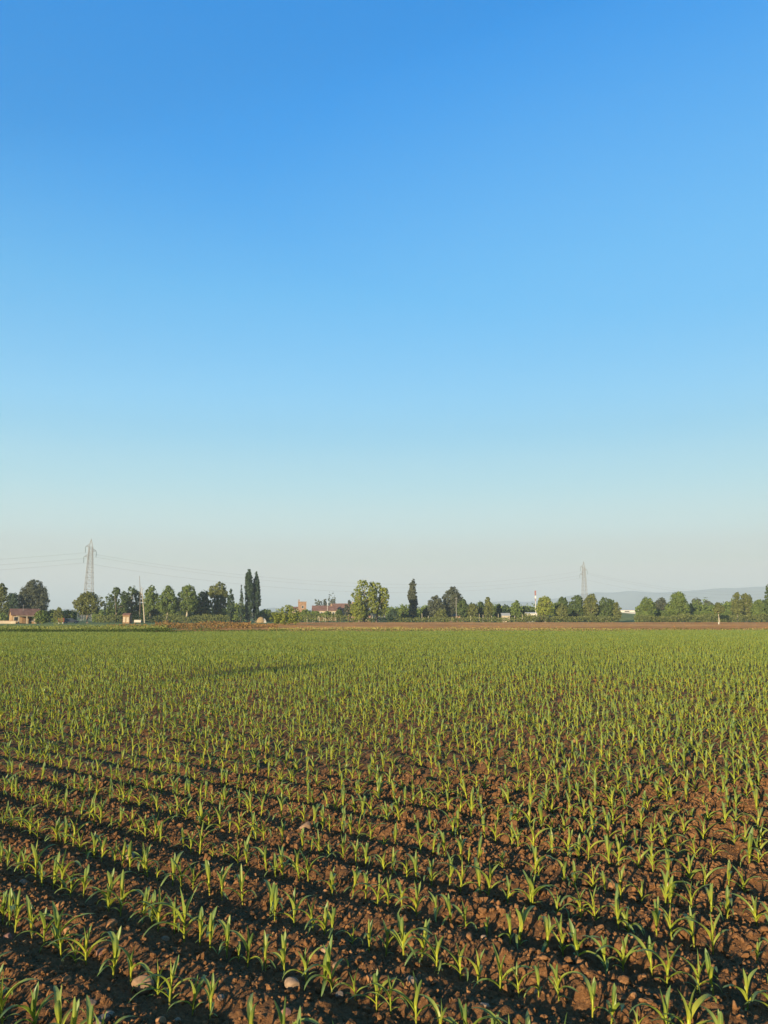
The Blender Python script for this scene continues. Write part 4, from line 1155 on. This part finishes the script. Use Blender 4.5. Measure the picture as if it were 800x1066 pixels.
window(e, 0.1, -1.5, wz(637, d) - GZ, 1.0, 0.8)


def wing(name, label, x0, x1, ridge, eave, d, rz, wall, nwin):
    L = wx(x1, d) - wx(x0, d); Wd = 6.0
    e = thing(name, label, 'farmhouse', ((wx(x0, d) + wx(x1, d)) / 2, d + 3, GZ), rz)
    ev = wz(eave, d) - GZ
    rf = gable_house(e, L, Wd, ev, wz(ridge, d) - GZ, M[wall], M['tile'], 0.3)
    mb = MB(); mb.box(L * .25, L * .25 + .7, -.35, .35, wz(ridge, d) - GZ - .1, wz(ridge, d) - GZ + 0.9); mb.build('chimney', M['brick'], rf)
    for i in range(nwin):
        window(e, -L / 2 + L * (i + 0.5) / nwin, -Wd / 2, ev - 1.6, 0.8, 0.9)
        mb = MB(); mb.box(-L / 2 + L * (i + 0.5) / nwin - .6, -L / 2 + L * (i + 0.5) / nwin + .6, -Wd / 2 - .03, -Wd / 2 + .05, 0.02, 2.0); mb.build('stable_door', M['wood'], e)


wing('farmhouse', 'long low farm wing with red brown tiled roof beside the tower', 325, 350, 630.8, 635.6, 325, R(3), 'cream_wall', 4)
wing('farmhouse', 'taller pink farm wing with dark tiled roof right of the long wing', 347, 373, 628.6, 633.8, 333, R(-4), 'pink_wall', 4)
d = 318.0
e = thing('flagpole', 'thin white pole rising before the tiled farm roofs', 'pole', (wx(341, d), d, GZ))
mb = MB(); mb.bar((0, 0, 0), (0, 0, wz(627, d) - GZ), 0.09, 0.06, 8); mb.build('shaft', M['whitepaint'], e)
mb = MB(); mb.bar((0, 0, wz(627, d) - GZ), (0, 0, wz(627, d) - GZ + 0.2), 0.12, 0.05, 8); mb.build('finial', M['whitepaint'], e)


def low_building(name, label, x0, x1, top, d, wall, roofm, rise=0.5, dep=4.0, bays=3, rz=0.0, dark=True):
    L = wx(x1, d) - wx(x0, d)
    e = thing(name, label, 'building', ((wx(x0, d) + wx(x1, d)) / 2, d + dep / 2, GZ), rz)
    h = wz(top, d) - GZ
    gable_house(e, L, dep, h - rise, h, M[wall], M[roofm], 0.2)
    for i in range(bays):
        window(e, -L / 2 + L * (i + 0.5) / bays, -dep / 2, (h - rise) * 0.42, min(0.9, L / bays * 0.4), (h - rise) * 0.3)
    return e


low_building('outbuilding', 'low salmon pink outbuilding behind the bright green pair', 367.5, 386, 641, 252, 'pink_wall', 'pink_wall', 0.2, 3, 3)
low_building('shed', 'low shed with a pinkish roof under the central clump', 467, 483, 639.8, 268, 'wood', 'pink_wall', 0.6, 4, 2)
low_building('shed', 'small shed with a pale grey roof in the low tree belt', 523, 531, 638.7, 262, 'cream_wall', 'greyroof', 0.7, 3, 1)
low_building('white_building', 'low white walled building at the foot of the mast', 548.5, 559.5, 638.0, 262, 'white_wall', 'white_wall', 0.35, 3, 2)
d = 256.0
e = thing('garden_wall', 'salmon brick wall with pale pillars under the round light tree', 'wall', (wx(569, d), d, GZ))
L = wx(576, d) - wx(562, d); h = wz(641.3, d) - GZ
mb = MB(); mb.box(-L / 2, L / 2, -0.1, 0.1, 0, h); mb.build('wall_body', M['pink_wall'], e)
for i in range(5):
    x = -L / 2 + L * i / 4; mb = MB(); mb.box(x - .12, x + .12, -.22, .22, 0, h + .25); mb.build('pillar', M['cream_wall'], e)

# long white building far right
d = 420.0
L = wx(706, d) - wx(634, d); h = wz(634.6, d) - GZ
e = thing('warehouse', 'long low white warehouse between the grove and the hedge trees', 'warehouse', ((wx(634, d) + wx(706, d)) / 2, d, GZ), R(-1.5))
gable_house(e, L, 14, h - 0.55, h, M['white_wall'], M['white_wall'], 0.3)
mb = MB(); mb.box(-L / 2 - .04, L / 2 + .04, -7.06, 7.06, 0, (wz(637.2, d) - GZ)); mb.build('plinth', M['greyroof'], e)
for i in range(7):
    x = -L / 2 + L * (i + 0.5) / 7; mb = MB(); mb.box(x - 1.2, x + 1.2, -7.10, -7.0, wz(637.0, d) - GZ, wz(636.2, d) - GZ); mb.build('window', M['window'], e)
m, t, o = new_mat('meadow')
n2 = noise(t, 0.3, 4, coord='World')
principled(t, o, ramp(t, n2, [(0.3, (0.115, 0.135, 0.037)), (0.7, (0.155, 0.17, 0.053))]), 0.95, 0.1)
xs = np.linspace(wx(628, 330), wx(720, 330), 30); yy = np.linspace(262, 400, 14)
A, B = np.meshgrid(xs, yy); zz = GZ + 0.02 + 3.6 * np.clip((B - 262) / 138, 0, 1) ** 1.2 * np.clip((A - xs[0]) / 8, 0, 1) * np.clip((xs[-1] - A) / 8, 0, 1)
idx = np.arange(A.size).reshape(A.shape); fc = np.stack([idx[:-1, :-1], idx[:-1, 1:], idx[1:, 1:], idx[1:, :-1]], -1).reshape(-1, 4)
tag(link('meadow', mesh_np('meadow', np.stack([A, B, zz], -1).reshape(-1, 3), fc, m, True)), 'gently rising green meadow before the white warehouse', kind='structure')

# masts, posts, stakes
d = 262.0
e = thing('mast', 'red and white banded mast left of the round light tree', 'mast', (wx(558, d), d, GZ))
H = wz(615.5, d) - GZ
mb = MB(); mb.bar((0, 0, 0), (0, 0, H), 0.10, 0.07, 8); mb.build('shaft', M['whitepaint'], e)
for z0, z1 in ((0.86, 0.95), (0.68, 0.77)):
    mb = MB(); mb.bar((0, 0, H * z0), (0, 0, H * z1), 0.115, 0.105, 8); mb.build('red_band', M['redpaint'], e)
for z in (0.98, 0.9, 0.8):
    mb = MB(); mb.box(-0.24, 0.24, -0.2, -0.13, H * z - 0.35, H * z + 0.35); mb.build('antenna_panel', M['redpaint'] if z != 0.8 else M['whitepaint'], e)
d = 258.0
e = thing('utility_pole', 'thin grey utility pole before the central clump of trees', 'pole', (wx(475.3, d), d, GZ))
H = wz(622, d) - GZ; mb = MB(); mb.bar((0, 0, 0), (0, 0, H), 0.11, 0.08, 8); mb.build('shaft', M['steel'], e)
mb = MB(); mb.bar((-0.5, 0, H - 0.3), (0.5, 0, H - 0.3), 0.05, None, 6); mb.build('cross_arm', M['steel'], e)
e = thing('marker_post', 'short white marker post standing in the ploughed strip', 'post', (wx(748, 178), 178, GZ))
H = wz(648, 178) - GZ; mb = MB(); mb.box(-0.09, 0.09, -0.07, 0.07, 0, H); mb.build('shaft', M['whitepaint'], e)
mb = MB(); mb.box(-0.11, 0.11, -0.09, 0.09, H + 0.003, H + 0.07); mb.build('cap', M['whitepaint'], e)
for px, top in ((412, 640), (439.5, 638.5), (446, 641), (457, 640.5), (463, 641), (490, 641), (499, 639), (503, 640), (512, 641), (519, 639), (524, 640.5), (536, 641), (544, 639.5), (549, 639), (320, 640.5), (326, 641), (333, 641), (339, 640.5), (388, 641), (395, 641), (401, 641)):
    d = 248 + (px * 13 % 7)
    mb = MB(); H = wz(top, d) - GZ; x = wx(px, d); mb.bar((0, 0, 0), (random.uniform(-.06, .06), 0, H), 0.075, 0.06, 6)
    o = mb.build('wooden_stake', M['stake']); o.location = (x, d, GZ)
    tag(o, 'thin pale wooden stake along the foot of the tree line', 'stake', 'stakes along the tree line')

# ------------------------------------------------------------------ haze
HZ = 180.0; HB = 7600.0
mb = MB(); mb.box(-HB, HB, -HB, HB, GZ - 1.5, HZ)
m, t, o = new_mat('haze')
pv = t.nodes.new('ShaderNodeVolumePrincipled')
pv.inputs['Color'].default_value = (0.545, 0.65, 0.71, 1); pv.inputs['Density'].default_value = 0.00028
pv.inputs['Anisotropy'].default_value = 0.0
t.links.new(pv.outputs[0], o.inputs['Volume'])
tag(mb.build('haze', m), 'thin pale morning haze over the plain', kind='stuff')
